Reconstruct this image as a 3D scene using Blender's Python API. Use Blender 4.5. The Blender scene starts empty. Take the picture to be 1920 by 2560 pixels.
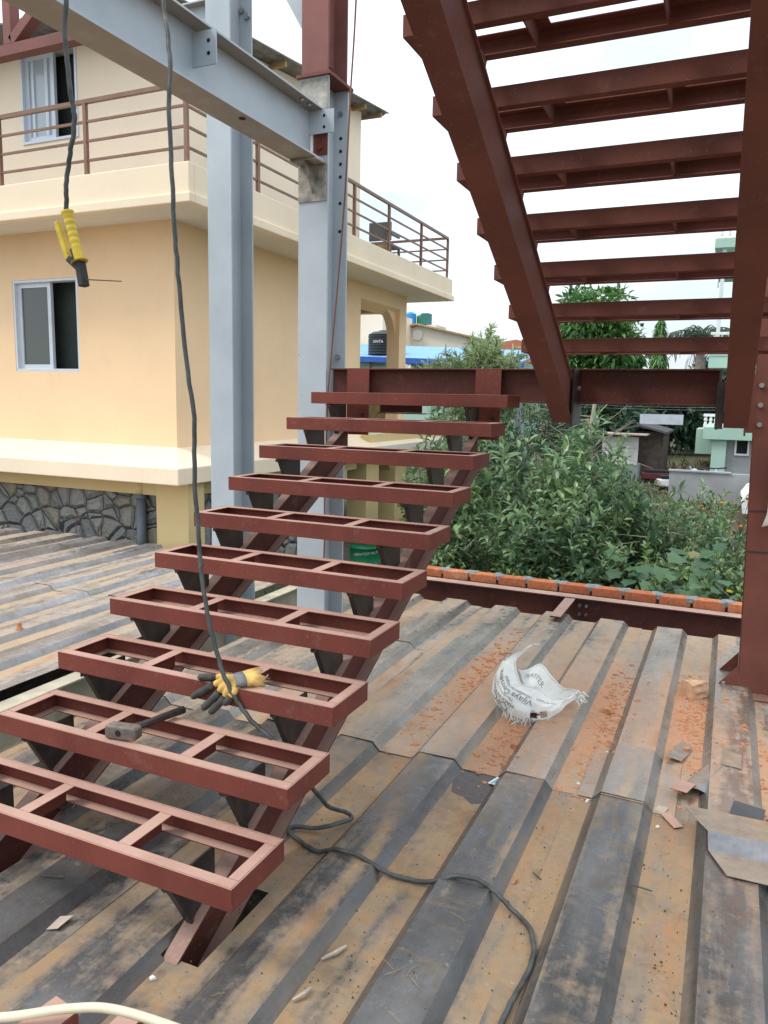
import bpy, bmesh, math, random
import numpy as np
from mathutils import Vector, Matrix, Euler
R = math.radians
scene = bpy.context.scene
col = scene.collection

# ------------------------------------------------------------------ camera
cam = bpy.data.cameras.new("camera")
cam.sensor_width = 36.0
cam.lens = 26.8565
cam.clip_start = 0.05
cam.clip_end = 2000
co = bpy.data.objects.new("camera", cam)
col.objects.link(co)
CAM = Vector((2.6725, -1.7651, 1.6575))
yaw, pitch, roll = 0.4214, -0.1462, 0.0205
f_ = Vector((-math.sin(yaw)*math.cos(pitch), math.cos(yaw)*math.cos(pitch), math.sin(pitch)))
r_ = Vector((math.cos(yaw), math.sin(yaw), 0)); u_ = r_.cross(f_)
rr = r_*math.cos(roll)+u_*math.sin(roll); uu = u_*math.cos(roll)-r_*math.sin(roll)
M = Matrix((rr, uu, -f_)).transposed().to_4x4(); M.translation = CAM
co.matrix_world = M
scene.camera = co

# ------------------------------------------------------------------ world: overcast white sky over a Nishita sky
SUN_EL, SUN_AZ = R(52), R(236)          # azimuth clockwise from +Y: the sun stands behind the camera, to its left
w = bpy.data.worlds.new("World"); scene.world = w; w.use_nodes = True
nt = w.node_tree; nt.nodes.clear()
def wn(t, **k):
    n = nt.nodes.new(t)
    for a, v in k.items(): setattr(n, a, v)
    return n
sky = wn('ShaderNodeTexSky', sky_type='NISHITA', sun_disc=False, sun_elevation=SUN_EL, sun_rotation=SUN_AZ)
sky.air_density = 1.0; sky.dust_density = 2.0
tc = wn('ShaderNodeTexCoord')
mp = wn('ShaderNodeMapping'); mp.inputs['Scale'].default_value = (1.2, 1.2, 3.0)
nz = wn('ShaderNodeTexNoise'); nz.inputs['Scale'].default_value = 2.2; nz.inputs['Detail'].default_value = 5
rp = wn('ShaderNodeValToRGB'); rp.color_ramp.elements[0].position = .40; rp.color_ramp.elements[1].position = .60
rp.color_ramp.elements[0].color = (.56, .56, .56, 1); rp.color_ramp.elements[1].color = (.97, .97, .97, 1)
mx = wn('ShaderNodeMix', data_type='RGBA')
sep = wn('ShaderNodeSeparateXYZ'); cl = wn('ShaderNodeMapRange')      # overcast sky: zenith three times as bright as the horizon
cl.inputs['From Min'].default_value = 0; cl.inputs['From Max'].default_value = 1; cl.inputs['To Min'].default_value = .50; cl.inputs['To Max'].default_value = 1.08
cm = wn('ShaderNodeMix', data_type='RGBA', blend_type='MULTIPLY'); cm.inputs[0].default_value = 1; cm.inputs[6].default_value = (12.2, 13.3, 14.2, 1)
bg = wn('ShaderNodeBackground'); bg.inputs['Strength'].default_value = 0.12
out = wn('ShaderNodeOutputWorld')
L = nt.links.new
L(tc.outputs['Generated'], mp.inputs['Vector']); L(mp.outputs['Vector'], nz.inputs['Vector'])
L(nz.outputs['Fac'], rp.inputs['Fac']); L(rp.outputs['Color'], mx.inputs[0])
L(tc.outputs['Generated'], sep.inputs[0]); L(sep.outputs[2], cl.inputs['Value']); L(cl.outputs['Result'], cm.inputs[7]); L(cm.outputs[2], mx.inputs[7]); L(sky.outputs['Color'], mx.inputs[6]); L(mx.outputs[2], bg.inputs['Color']); L(bg.outputs['Background'], out.inputs['Surface'])

sun = bpy.data.lights.new("sun", 'SUN'); sun.energy = 1.5; sun.angle = R(16); sun.color = (1.0, .95, .87)
so = bpy.data.objects.new("sun", sun); col.objects.link(so)
sd = Vector((math.sin(SUN_AZ)*math.cos(SUN_EL), math.cos(SUN_AZ)*math.cos(SUN_EL), math.sin(SUN_EL)))
so.rotation_euler = sd.to_track_quat('Z', 'Y').to_euler(); so.location = (0, 0, 30)

vs = scene.view_settings
vs.view_transform = 'Standard'; vs.look = 'None'; vs.gamma = 1; vs.use_curve_mapping = False
vs.exposure = 0.5
scene.cycles.max_bounces = 6; scene.cycles.transparent_max_bounces = 8
scene.cycles.use_denoising = True

# ------------------------------------------------------------------ helpers
ORG = {}
def tag(o, label=None, cat=None, group=None, kind=None):
    if label: o['label'] = label
    if cat: o['category'] = cat
    if group: o['group'] = group
    if kind: o['kind'] = kind
    return o
def thing(name, label, cat, loc=(0, 0, 0), group=None, rotz=0):
    o = bpy.data.objects.new(name, None); o.empty_display_size = .1
    col.objects.link(o); o.location = loc; o.rotation_euler.z = rotz
    ORG[o.name] = Vector(loc)
    return tag(o, label, cat, group)
def kids(o): return [c for c in bpy.data.objects if c.parent == o]
def copy_tree(o, parent=None):
    c = o.copy(); col.objects.link(c)
    if parent is not None: c.parent = parent
    for ch in kids(o): copy_tree(ch, c)
    return c

class MB:
    """collects geometry in world coordinates and links it as one mesh object"""
    def __init__(s): s.v = []; s.f = []
    def add(s, vs, fs):
        n = len(s.v); s.v += [tuple(v) for v in vs]; s.f += [tuple(i+n for i in f) for f in fs]; return s
    def box(s, x0, x1, y0, y1, z0, z1, m=None):
        vs = [(x, y, z) for z in (z0, z1) for y in (y0, y1) for x in (x0, x1)]
        if m is not None: vs = [m @ Vector(v) for v in vs]
        return s.add(vs, [(0, 2, 3, 1), (4, 5, 7, 6), (0, 1, 5, 4), (1, 3, 7, 5), (3, 2, 6, 7), (2, 0, 4, 6)])
    def prism(s, poly, axis, a, b, m=None):
        n = len(poly)
        def mk(p, t):
            v = {'x': (t, p[0], p[1]), 'y': (p[0], t, p[1]), 'z': (p[0], p[1], t)}[axis]
            return (m @ Vector(v)) if m is not None else v
        vs = [mk(p, a) for p in poly]+[mk(p, b) for p in poly]
        fs = [tuple(range(n))[::-1], tuple(range(n, 2*n))]+[(i, (i+1) % n, n+(i+1) % n, n+i) for i in range(n)]
        return s.add(vs, fs)
    def tube(s, pts, r, seg=8, cap=True):
        pts = [Vector(p) for p in pts]; n = len(pts)
        rs = r if isinstance(r, (list, tuple)) else [r]*n
        base = len(s.v); up = None; ring = []
        for i, p in enumerate(pts):
            t = (pts[min(i+1, n-1)]-pts[max(i-1, 0)]).normalized()
            if up is None: up = t.orthogonal().normalized()
            else:
                up = (up-t*up.dot(t))
                up = up.normalized() if up.length > 1e-6 else t.orthogonal().normalized()
            b = t.cross(up)
            for k in range(seg):
                a = 2*math.pi*k/seg
                s.v.append(tuple(p+(up*math.cos(a)+b*math.sin(a))*rs[i]))
        for i in range(n-1):
            for k in range(seg):
                k2 = (k+1) % seg
                s.f.append((base+i*seg+k, base+i*seg+k2, base+(i+1)*seg+k2, base+(i+1)*seg+k))
        if cap:
            s.f.append(tuple(base+k for k in range(seg))[::-1]); s.f.append(tuple(base+(n-1)*seg+k for k in range(seg)))
        return s
    def cyl(s, a, b, r, seg=12): return s.tube([a, b], r, seg)
    def lathe(s, prof, c, seg=20):
        """prof: list of (r, z) about a vertical axis through c"""
        base = len(s.v)
        for r, z in prof:
            for k in range(seg):
                a = 2*math.pi*k/seg; s.v.append((c[0]+r*math.cos(a), c[1]+r*math.sin(a), c[2]+z))
        n = len(prof)
        for i in range(n-1):
            for k in range(seg):
                k2 = (k+1) % seg; s.f.append((base+i*seg+k, base+i*seg+k2, base+(i+1)*seg+k2, base+(i+1)*seg+k))
        s.f.append(tuple(base+k for k in range(seg))[::-1]); s.f.append(tuple(base+(n-1)*seg+k for k in range(seg)))
        return s
    def build(s, name, m, parent=None, bevel=0, smooth=False, org=None, solid=0):
        if parent is not None:
            o0 = ORG.get(parent.name, Vector((0, 0, 0)))
        else:
            o0 = Vector(org) if org is not None else Vector((0, 0, 0))
        me = bpy.data.meshes.new(name)
        me.from_pydata([(v[0]-o0.x, v[1]-o0.y, v[2]-o0.z) for v in s.v], [], s.f)
        me.materials.append(m)
        if smooth: me.polygons.foreach_set('use_smooth', [True]*len(me.polygons))
        me.update()
        o = bpy.data.objects.new(name, me); col.objects.link(o)
        if parent is not None: o.parent = parent
        else: o.location = o0
        ORG[o.name] = o0
        if solid:
            md = o.modifiers.new('solid', 'SOLIDIFY'); md.thickness = solid; md.offset = -1
        if bevel:
            md = o.modifiers.new('bevel', 'BEVEL'); md.width = bevel; md.segments = 2; md.limit_method = 'ANGLE'; md.angle_limit = R(40)
            md.harden_normals = False
        return o
def spline(pts, n=8):
    """Catmull-Rom through pts"""
    P = [Vector(p) for p in pts]; P = [P[0]*2-P[1]]+P+[P[-1]*2-P[-2]]; o = []
    for i in range(1, len(P)-2):
        for k in range(n):
            t = k/n; a, b, c, d = P[i-1], P[i], P[i+1], P[i+2]
            o.append(.5*((2*b)+(c-a)*t+(2*a-5*b+4*c-d)*t*t+(3*b-a-3*c+d)*t**3))
    o.append(P[-2]); return o

# ------------------------------------------------------------------ materials
def newmat(name):
    m = bpy.data.materials.new(name); m.use_nodes = True
    return m, m.node_tree, m.node_tree.nodes['Principled BSDF']
class G:
    """small node-graph writer"""
    def __init__(s, nt): s.nt = nt
    def n(s, t, ins=None, **k):
        nd = s.nt.nodes.new(t)
        for a, v in k.items(): setattr(nd, a, v)
        for a, v in (ins or {}).items(): s.set(nd, a, v)
        return nd
    def set(s, nd, a, v):
        i = nd.inputs[a]
        if isinstance(v, bpy.types.NodeSocket): s.nt.links.new(v, i)
        else: i.default_value = v
    def noise(s, vec, scale, detail=4, rough=.55): return s.n('ShaderNodeTexNoise', {'Vector': vec, 'Scale': scale, 'Detail': detail, 'Roughness': rough}).outputs['Fac']
    def map(s, vec, sc=(1, 1, 1), loc=(0, 0, 0)): return s.n('ShaderNodeMapping', {'Vector': vec, 'Scale': sc, 'Location': loc}).outputs['Vector']
    def mr(s, v, a, b, c=0., d=1.): return s.n('ShaderNodeMapRange', {'Value': v, 'From Min': a, 'From Max': b, 'To Min': c, 'To Max': d}).outputs['Result']
    def math(s, op, a, b=0.): return s.n('ShaderNodeMath', {0: a, 1: b}, operation=op).outputs[0]
    def mix(s, f, a, b):
        c = lambda x: x if isinstance(x, bpy.types.NodeSocket) else (x[0], x[1], x[2], 1)
        return s.n('ShaderNodeMix', {0: f, 6: c(a), 7: c(b)}, data_type='RGBA').outputs[2]
    def bump(s, h, st=.3, d=.01): return s.n('ShaderNodeBump', {'Height': h, 'Strength': st, 'Distance': d}).outputs['Normal']
    def pos(s): return s.n('ShaderNodeNewGeometry').outputs['Position']
    def nrm(s): return s.n('ShaderNodeSeparateXYZ', {0: s.n('ShaderNodeNewGeometry').outputs['Normal']}).outputs
    def xyz(s, v): return s.n('ShaderNodeSeparateXYZ', {0: v}).outputs
    def island(s): return s.n('ShaderNodeNewGeometry').outputs['Random Per Island']
def simple(name, c, rough=.6, metal=0., var=.15, scale=6., bump=0., bscale=60., spec=None):
    m, nt, b = newmat(name); g = G(nt); p = g.pos()
    nz = g.noise(p, scale, 5)
    d = tuple(x*(1-var) for x in c); e = tuple(min(1, x*(1+var)) for x in c)
    g.set(b, 'Base Color', g.mix(g.mr(nz, .3, .7), d, e))
    g.set(b, 'Roughness', g.mr(g.noise(p, scale*3, 3), .3, .7, max(0, rough-.08), min(1, rough+.08))); b.inputs['Metallic'].default_value = metal
    if bump: g.set(b, 'Normal', g.bump(g.noise(p, bscale, 4), bump, .004))
    if spec is not None: b.inputs['Specular IOR Level'].default_value = spec
    return m
MT = {}
def primer(name, base, dust, dustamt=.85, rust=.25):
    """red oxide primer with rust blotches and settled dust on flat tops"""
    m, nt, b = newmat(name); g = G(nt); p = g.pos()
    n1 = g.noise(p, 3.5, 6); n2 = g.noise(p, 45, 4, .65); n3 = g.noise(g.map(p, (4, 1.2, 9)), 3, 5)
    c = g.mix(g.mr(n1, .35, .65), tuple(x*.82 for x in base), tuple(x*1.15 for x in base))
    c = g.mix(g.math('MULTIPLY', g.mr(n3, .58, .75), rust), c, (.16, .065, .028))
    c = g.mix(g.math('MULTIPLY', g.mr(n2, .62, .72), .25), c, (.30, .14, .10))
    up = g.mr(g.nrm()[2], .75, .97)
    c = g.mix(g.math('MULTIPLY', g.math('MULTIPLY', up, g.mr(n1, .2, .6, .62, 1.)), dustamt), c, dust)
    c = g.mix(g.math('MULTIPLY', g.math('MULTIPLY', up, g.mr(n2, .55, .68)), .5), c, (.40, .31, .23))
    g.set(b, 'Base Color', c)
    b.inputs['Specular IOR Level'].default_value = .28
    n5 = g.noise(g.map(p, (1, 1, 1)), 90, 3, .6); n6 = g.noise(g.map(p, (22, 22, 3)), 3, 5, .7)
    c = g.mix(g.math('MULTIPLY', g.mr(n5, .66, .72), .5), c, (.34, .22, .17)); c = g.mix(g.math('MULTIPLY', g.mr(n6, .62, .75), .35), c, tuple(x*.55 for x in base)); c = g.mix(g.math('MULTIPLY', g.mr(g.noise(p, 7.5, 6, .7), .60, .72), .35), c, (.27, .15, .11))
    g.set(b, 'Base Color', c)
    g.set(b, 'Roughness', g.mr(n1, .3, .7, .55, .80)); g.set(b, 'Normal', g.bump(g.math('ADD', n2, n5), .20, .002))
    return m
MT['primer'] = primer('red_oxide_primer', (.165, .042, .030), (.46, .285, .225), .95)
MT['primer_up'] = primer('red_oxide_primer_upper', (.172, .058, .042), (.34, .20, .16), .5, .4)
MT['primer_dk'] = primer('red_oxide_primer_dark', (.098, .030, .023), (.44, .29, .235), 1.0, .4)  # same primer on a darker base, for the stringers and beams
MT['primer_pink'] = primer('faded_red_primer', (.23, .095, .085), (.3, .2, .17), .4, .2)
def black_steel():
    m, nt, b = newmat('black_mill_steel'); g = G(nt); p = g.pos()
    n = g.noise(p, 14, 5); g.set(b, 'Base Color', g.mix(g.mr(n, .4, .7), (.028, .026, .027), (.085, .05, .036)))
    b.inputs['Metallic'].default_value = .3; g.set(b, 'Roughness', g.mr(n, .3, .7, .38, .62)); return m
MT['black'] = black_steel()
def grey_paint():
    m, nt, b = newmat('blue_grey_steel_paint'); g = G(nt); p = g.pos()
    n1 = g.noise(p, 2.2, 5); n2 = g.noise(g.map(p, (14, 14, 2.2)), 4, 6, .7); n3 = g.noise(p, 30, 4, .7)
    c = g.mix(g.mr(n1, .3, .7), (.38, .43, .47), (.475, .52, .555))
    c = g.mix(g.math('MULTIPLY', g.mr(n2, .62, .75), .35), c, (.26, .29, .31))
    c = g.mix(g.math('MULTIPLY', g.mr(n3, .685, .72), .8), c, (.16, .09, .06))
    dn = g.mr(g.nrm()[2], -.6, -.95)
    c = g.mix(g.math('MULTIPLY', dn, g.mr(g.noise(p, 6, 5), .25, .5, .6, 1.)), c, (.30, .25, .20))
    g.set(b, 'Base Color', c); b.inputs['Roughness'].default_value = .48
    g.set(b, 'Normal', g.bump(n3, .06, .002)); return m
MT['grey'] = grey_paint()
MT['soot'] = simple('scorched_grey_paint', (.30, .28, .24), .6, var=.6, scale=11)
MT['bolt'] = simple('zinc_bolt', (.34, .34, .34), .4, .7)
MT['hole'] = simple('drilled_hole_dark', (.012, .012, .013), .9)
def deck(name, steel, dust, dustc, rc=(.34, .13, .04), amt=.5, dirt=0.):
    """bare metal decking: blue mill scale, tan dirt, rust bloom; dirt collects in the valleys"""
    m, nt, b = newmat(name); g = G(nt); p = g.pos()
    oi = g.n('ShaderNodeObjectInfo').outputs['Random']
    off = g.n('ShaderNodeCombineXYZ', {0: g.math('MULTIPLY', oi, 37.), 1: g.math('MULTIPLY', oi, 11.)}).outputs[0]
    q = g.n('ShaderNodeVectorMath', {0: p, 1: off}, operation='ADD').outputs[0]
    st = g.map(q, (1, .28, 1))
    n1 = g.noise(st, 5.5, 7, .62); n2 = g.noise(q, 2.0, 5, .6); n3 = g.noise(q, 55, 5, .7); n4 = g.noise(g.map(q, (.5, 1.6, 1)), 7, 6, .66); n5 = g.noise(q, 16, 6, .7)
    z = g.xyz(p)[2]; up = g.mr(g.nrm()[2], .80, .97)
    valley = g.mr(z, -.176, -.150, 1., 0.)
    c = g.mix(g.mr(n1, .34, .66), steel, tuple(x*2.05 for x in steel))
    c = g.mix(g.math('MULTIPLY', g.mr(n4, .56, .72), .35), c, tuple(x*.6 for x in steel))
    c = g.mix(g.mr(up, .6, .1, 0, .18), c, (.05, .05, .052))  # steep rib sides: dust-free dark steel, deepened with shade painted into the colour
    n6 = g.noise(g.map(q, (1, .09, 1)), 13, 6, .62); n7 = g.noise(g.map(q, (1, .16, 1)), 3.2, 4, .55)
    f = g.math('ADD', g.mr(n7, .36, .64, -.42, .42), g.math('MULTIPLY', valley, .44))
    f = g.math('ADD', f, g.mr(n6, .3, .7, -.30, .30)); f = g.math('ADD', f, g.mr(n5, .3, .7, -.26, .26)); f = g.math('ADD', f, amt-.5+.12)
    f = g.mr(g.n('ShaderNodeClamp', {0: g.math('MULTIPLY', f, g.mr(up, 0, 1, .35, 1.))}).outputs[0], .14, .80)
    d = g.mix(g.mr(n4, .35, .65), dust, dustc)
    d = g.mix(g.math('MULTIPLY', g.mr(n1, .52, .68), .8), d, rc)
    c = g.mix(g.math('MULTIPLY', f, .92), c, d)
    n8 = g.noise(g.map(q, (.55, 2.4, 1)), 6, 7, .7); n9 = g.noise(q, 1.7, 3)
    c = g.mix(g.math('MULTIPLY', g.math('MULTIPLY', g.mr(n8, .55, .66), g.mr(n9, .42, .6)), g.math('MULTIPLY', up, .6)), c, dust)
    sc = g.noise(g.map(q, (30, 1.1, 1)), 3, 3, .5); c = g.mix(g.math('MULTIPLY', g.mr(sc, .68, .74), g.math('MULTIPLY', up, .35)), c, (.30, .28, .25))
    c = g.mix(g.math('MULTIPLY', g.mr(g.noise(q, 4.5, 7, .72), .54, .68), .55), c, tuple(x*.42 for x in dust))
    c = g.mix(g.math('MULTIPLY', g.mr(g.noise(q, 20, 7, .75), .50, .66), .30), c, tuple(x*.5 for x in dust)); c = g.mix(g.math('MULTIPLY', g.mr(g.noise(q, 2.6, 5, .6), .56, .70), .35), c, (.20, .185, .17))
    c = g.mix(g.math('MULTIPLY', g.mr(n3, .60, .72), .45), c, (.055, .045, .04))
    c = g.mix(g.math('MULTIPLY', g.mr(g.noise(q, 26, 6, .75), .62, .70), g.math('MULTIPLY', up, .55)), c, (.40, .33, .25))
    # spilled brick dust: patches round the broken bricks
    for (cx, cy, sx, sy, a) in ((2.15, 2.75, .40, 1.0, 1.), (2.62, 2.75, .30, .75, 1.), (1.72, 2.3, .34, .8, .95), (1.32, 3.0, .26, 1.0, .8), (2.9, 2.0, .28, 1.2, .7), (1.9, 2.75, .5, .9, .55)):
        v = g.map(p, (1/sx, 1/sy, 0), (-cx/sx, -cy/sy, 0))
        dl = g.n('ShaderNodeVectorMath', {0: v}, operation='LENGTH').outputs['Value']
        k = g.math('MULTIPLY', g.mr(g.math('ADD', dl, g.mr(n5, .25, .75, -.75, .75)), 1.15, .35), g.mr(valley, 0, 1, .45*a, a))
        k = g.math('MULTIPLY', k, up)
        c = g.mix(k, c, g.mix(g.mr(n3, .35, .65), (.38, .18, .09), (.48, .25, .135)))
    g.set(b, 'Base Color', c)
    g.set(b, 'Roughness', g.math('ADD', g.mr(f, 0, .8, .30, .74), g.mr(n5, .35, .65, -.08, .10))); g.set(b, 'Metallic', g.mr(f, 0, .6, .55, 0.))
    g.set(b, 'Normal', g.bump(g.math('ADD', n3, g.math('MULTIPLY', n1, 1.5)), .22, .004)); return m
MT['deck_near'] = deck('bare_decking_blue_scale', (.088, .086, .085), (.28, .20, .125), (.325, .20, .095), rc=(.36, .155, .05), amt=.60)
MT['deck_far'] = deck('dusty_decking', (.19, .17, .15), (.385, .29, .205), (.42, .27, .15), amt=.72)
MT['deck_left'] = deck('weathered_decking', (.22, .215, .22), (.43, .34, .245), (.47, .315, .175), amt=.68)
def scrap_mat():
    m, nt, b = newmat('rusty_offcut_steel'); g = G(nt); p = g.pos()
    n1 = g.noise(p, 3.2, 6, .6); n2 = g.noise(p, 14, 6, .7); n3 = g.noise(p, 60, 4, .7); z = g.xyz(g.n('ShaderNodeNewGeometry').outputs['Normal'])
    c = g.mix(g.mr(n2, .35, .65), (.15, .155, .175), (.24, .24, .25))
    f = g.n('ShaderNodeClamp', {0: g.math('ADD', g.mr(n1, .38, .6), g.mr(n2, .4, .7, -.3, .3))}).outputs[0]
    f = g.math('MULTIPLY', f, g.mr(z[2], .90, .985, .12, 1.)); f = g.math('MAXIMUM', f, g.mr(z[2], .95, .995, 0., .62))
    c = g.mix(f, c, g.mix(g.mr(n2, .35, .65), (.27, .165, .085), (.34, .25, .16)))
    c = g.mix(g.mr(n3, .62, .72, 0, .5), c, (.07, .05, .04))
    g.set(b, 'Base Color', c); g.set(b, 'Roughness', g.mr(f, 0, 1, .45, .85)); b.inputs['Metallic'].default_value = .15; g.set(b, 'Normal', g.bump(n3, .2, .003)); return m
MT['scrap'] = scrap_mat()
def wall_paint(name, c, var=.05, streak=.12):
    m, nt, b = newmat(name); g = G(nt); p = g.pos()
    n1 = g.noise(p, .9, 5); n2 = g.noise(g.map(p, (5, 5, .6)), 2.0, 6, .65); n3 = g.noise(p, 90, 3)
    cc = g.mix(g.mr(n1, .3, .7), tuple(x*(1-var) for x in c), tuple(min(1, x*(1+var)) for x in c))
    cc = g.mix(g.math('MULTIPLY', g.mr(n2, .58, .8), streak), cc, tuple(x*.6 for x in c))
    vd = g.n('ShaderNodeTexVoronoi', {'Vector': g.n('ShaderNodeVectorMath', {0: p, 1: g.n('ShaderNodeVectorMath', {0: g.n('ShaderNodeTexNoise', {'Vector': p, 'Scale': 2.5, 'Detail': 4.}).outputs['Color'], 1: (.9, .9, .9)}, operation='MULTIPLY').outputs[0]}, operation='ADD').outputs[0], 'Scale': .45}, feature='DISTANCE_TO_EDGE').outputs['Distance']
    cc = g.mix(g.math('MULTIPLY', g.mr(vd, .004, .0015), g.mr(g.noise(p, .8, 2), .56, .64, 0, .22)), cc, tuple(x*.45 for x in c))
    cc = g.mix(g.math('MULTIPLY', g.mr(g.noise(p, 3.2, 7, .7), .58, .74), streak*1.2), cc, tuple(x*.62 for x in c))
    g.set(b, 'Base Color', cc); b.inputs['Roughness'].default_value = .78
    g.set(b, 'Normal', g.bump(g.math('ADD', n3, g.math('MULTIPLY', g.noise(p, 7, 3), 2.)), .10, .006)); return m
MT['wall_low'] = wall_paint('apricot_wall_paint', (.89, .63, .39))
MT['wall_up'] = wall_paint('pale_peach_wall_paint', (.90, .755, .585))
MT['trim'] = wall_paint('cream_trim_paint', (.86, .715, .53), .06, .22)
MT['soffit'] = wall_paint('white_soffit_paint', (.74, .70, .63), .04)
MT['pillar'] = wall_paint('tan_pillar_paint', (.66, .50, .25))
def stone():
    m, nt, b = newmat('rubble_stone_masonry'); g = G(nt); p = g.pos()
    q = g.n('ShaderNodeVectorMath', {0: g.map(p, (3.7, 3.7, 4.3)), 1: g.n('ShaderNodeVectorMath', {0: g.n('ShaderNodeTexNoise', {'Vector': p, 'Scale': 3.0}).outputs['Color'], 1: (.35, .35, .35)}, operation='MULTIPLY').outputs[0]}, operation='ADD').outputs[0]
    v1 = g.n('ShaderNodeTexVoronoi', {'Vector': q, 'Scale': 1.}, feature='DISTANCE_TO_EDGE').outputs['Distance']
    v2 = g.n('ShaderNodeTexVoronoi', {'Vector': q, 'Scale': 1.}, feature='F1').outputs['Color']
    n = g.noise(p, 22, 6, .65); rnd = g.xyz(v2)[0]
    c = g.mix(rnd, (.22, .235, .24), (.46, .45, .41)); c = g.mix(g.mr(n, .35, .7), c, (.28, .275, .26)); c = g.mix(g.mr(g.xyz(v2)[1], .72, .95), c, (.36, .31, .23)); c = g.mix(g.math('MULTIPLY', g.mr(g.noise(p, 5, 5), .55, .7), .35), c, (.12, .125, .09))
    j = g.mr(g.math('ADD', v1, g.mr(n, .3, .7, -.012, .012)), .012, .026)
    g.set(b, 'Base Color', g.mix(j, (.045, .05, .058), c)); b.inputs['Roughness'].default_value = .9
    g.set(b, 'Normal', g.bump(g.math('ADD', g.mr(v1, .0, .16), g.math('MULTIPLY', n, .55)), 1.0, .09)); return m
MT['stone'] = stone()
def glass(name, c, rough=.05):
    m, nt, b = newmat(name); b.inputs['Base Color'].default_value = (*c, 1); b.inputs['Roughness'].default_value = rough
    b.inputs['Specular IOR Level'].default_value = .7; return m
MT['glass'] = glass('dark_window_glass', (.07, .085, .08), .03); MT['glass_light'] = glass('pale_tinted_glass', (.42, .48, .54), .12)
MT['dark_room'] = simple('dark_room_interior', (.04, .055, .05), .9)
MT['alu'] = simple('white_window_frame', (.62, .67, .74), .35, .1, .05)
MT['rail'] = simple('brown_railing_paint', (.22, .115, .075), .45, .1, .15)
MT['roof'] = simple('corrugated_roof_grey', (.24, .22, .21), .6, .2, .25)
MT['timber'] = simple('roof_timber', (.42, .27, .13), .8)
MT['pipe'] = simple('grey_drainpipe', (.13, .15, .18), .6, bump=.3, bscale=25)
def brick_mat():
    m, nt, b = newmat('orange_clay_brick'); g = G(nt); p = g.pos(); r = g.island()
    n = g.noise(p, 35, 5, .7)
    c = g.mix(r, (.42, .115, .045), (.58, .20, .085)); c = g.mix(g.mr(n, .45, .72), c, (.30, .085, .04)); c = g.mix(g.math('MULTIPLY', g.mr(g.noise(p, 9, 4), .55, .7), .5), c, (.5, .35, .25))
    g.set(b, 'Base Color', c); b.inputs['Roughness'].default_value = .9; g.set(b, 'Normal', g.bump(n, .5, .006)); return m
MT['brick'] = brick_mat()
MT['mortar'] = simple('grey_mortar', (.21, .22, .22), .95, var=.3, scale=20, bump=.6)
MT['rubble'] = simple('broken_brick_orange', (.46, .21, .11), .95, var=.25, scale=30, bump=.4)
MT['lump'] = simple('pale_broken_brick', (.56, .33, .20), .95, var=.2, scale=24, bump=.5)
MT['cable'] = simple('dark_rubber_cable', (.055, .058, .055), .55, var=.5, scale=18, bump=.15)
MT['cable_d'] = simple('dusty_rubber_cable', (.12, .125, .11), .65, var=.35, scale=25)
MT['yellow'] = simple('yellow_plastic_grip', (.62, .44, .03), .5, var=.2, scale=20)
MT['char'] = simple('charred_black_jaw', (.018, .016, .017), .6)
MT['sack'] = simple('white_woven_sack', (.70, .70, .66), .75, var=.08, scale=14, bump=.25, bscale=240)
MT['ink'] = simple('faded_black_ink', (.20, .21, .21), .9, var=.3, scale=40)
MT['wood_h'] = simple('dark_hammer_handle', (.035, .026, .022), .5, var=.4, scale=30)
MT['iron'] = simple('forged_iron', (.17, .135, .115), .62, .35, .35, 30, .2)
MT['leather_y'] = simple('yellow_leather', (.56, .35, .10), .85, var=.3, scale=22, bump=.4, bscale=90)
MT['leather_g'] = simple('grey_suede', (.17, .17, .17), .9, var=.2, scale=30, bump=.3, bscale=120)
MT['leather_b'] = simple('grimy_glove_fingers', (.055, .05, .045), .8, var=.5, scale=26, bump=.35, bscale=90)
MT['hose'] = simple('cream_conduit', (.68, .60, .43), .5, var=.08)
MT['flange'] = simple('dusty_cream_flange', (.42, .375, .28), .8, var=.25)
MT['paper'] = simple('scrap_paper', (.40, .33, .27), .9); MT['white'] = simple('white_plastic_bit', (.75, .75, .73), .6)
MT['teal'] = simple('teal_wrapper', (.06, .42, .42), .4)
MT['cloth'] = simple('white_cloth_rag', (.68, .63, .56), .9, var=.1)
MT['rope'] = simple('rust_brown_rope', (.19, .09, .055), .9)
MT['soil'] = simple('garden_soil', (.10, .075, .05), .95, var=.4, scale=3)
MT['conc'] = simple('grey_plaster', (.30, .31, .32), .9, var=.2, scale=2)
MT['mint'] = wall_paint('mint_green_paint', (.37, .54, .46), .06, .15)
MT['mint_w'] = wall_paint('white_green_paint', (.62, .70, .68), .05)
MT['blueroof'] = simple('blue_sheet_roof', (.16, .36, .66), .5, .0, .08)
MT['blue'] = simple('deep_blue_gutter', (.02, .10, .42), .5); MT['tankblue'] = simple('blue_water_tank', (.03, .28, .66), .45)
MT['tankgreen'] = simple('green_water_tank', (.015, .22, .09), .45); MT['tankteal'] = simple('dark_teal_tank', (.015, .14, .13), .5)
MT['tankblack'] = simple('black_water_tank', (.018, .02, .024), .5)
MT['cream'] = wall_paint('cream_far_wall', (.72, .66, .56), .04); MT['tile'] = simple('red_roof_tile', (.45, .16, .09), .8)
MT['shedwall'] = simple('dark_shed_brick', (.10, .075, .06), .95, var=.4, scale=8)
MT['zinc'] = simple('pale_zinc_sheet', (.52, .56, .62), .4, .2, .1)
MT['zinc_d'] = simple('dark_old_sheet', (.06, .06, .065), .7)
MT['maroon'] = simple('maroon_cloth', (.10, .02, .03), .9)
MT['gold'] = simple('brown_gold_wall', (.20, .115, .035), .8, var=.25); MT['slat'] = simple('pale_slat', (.62, .45, .22), .7)
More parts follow.
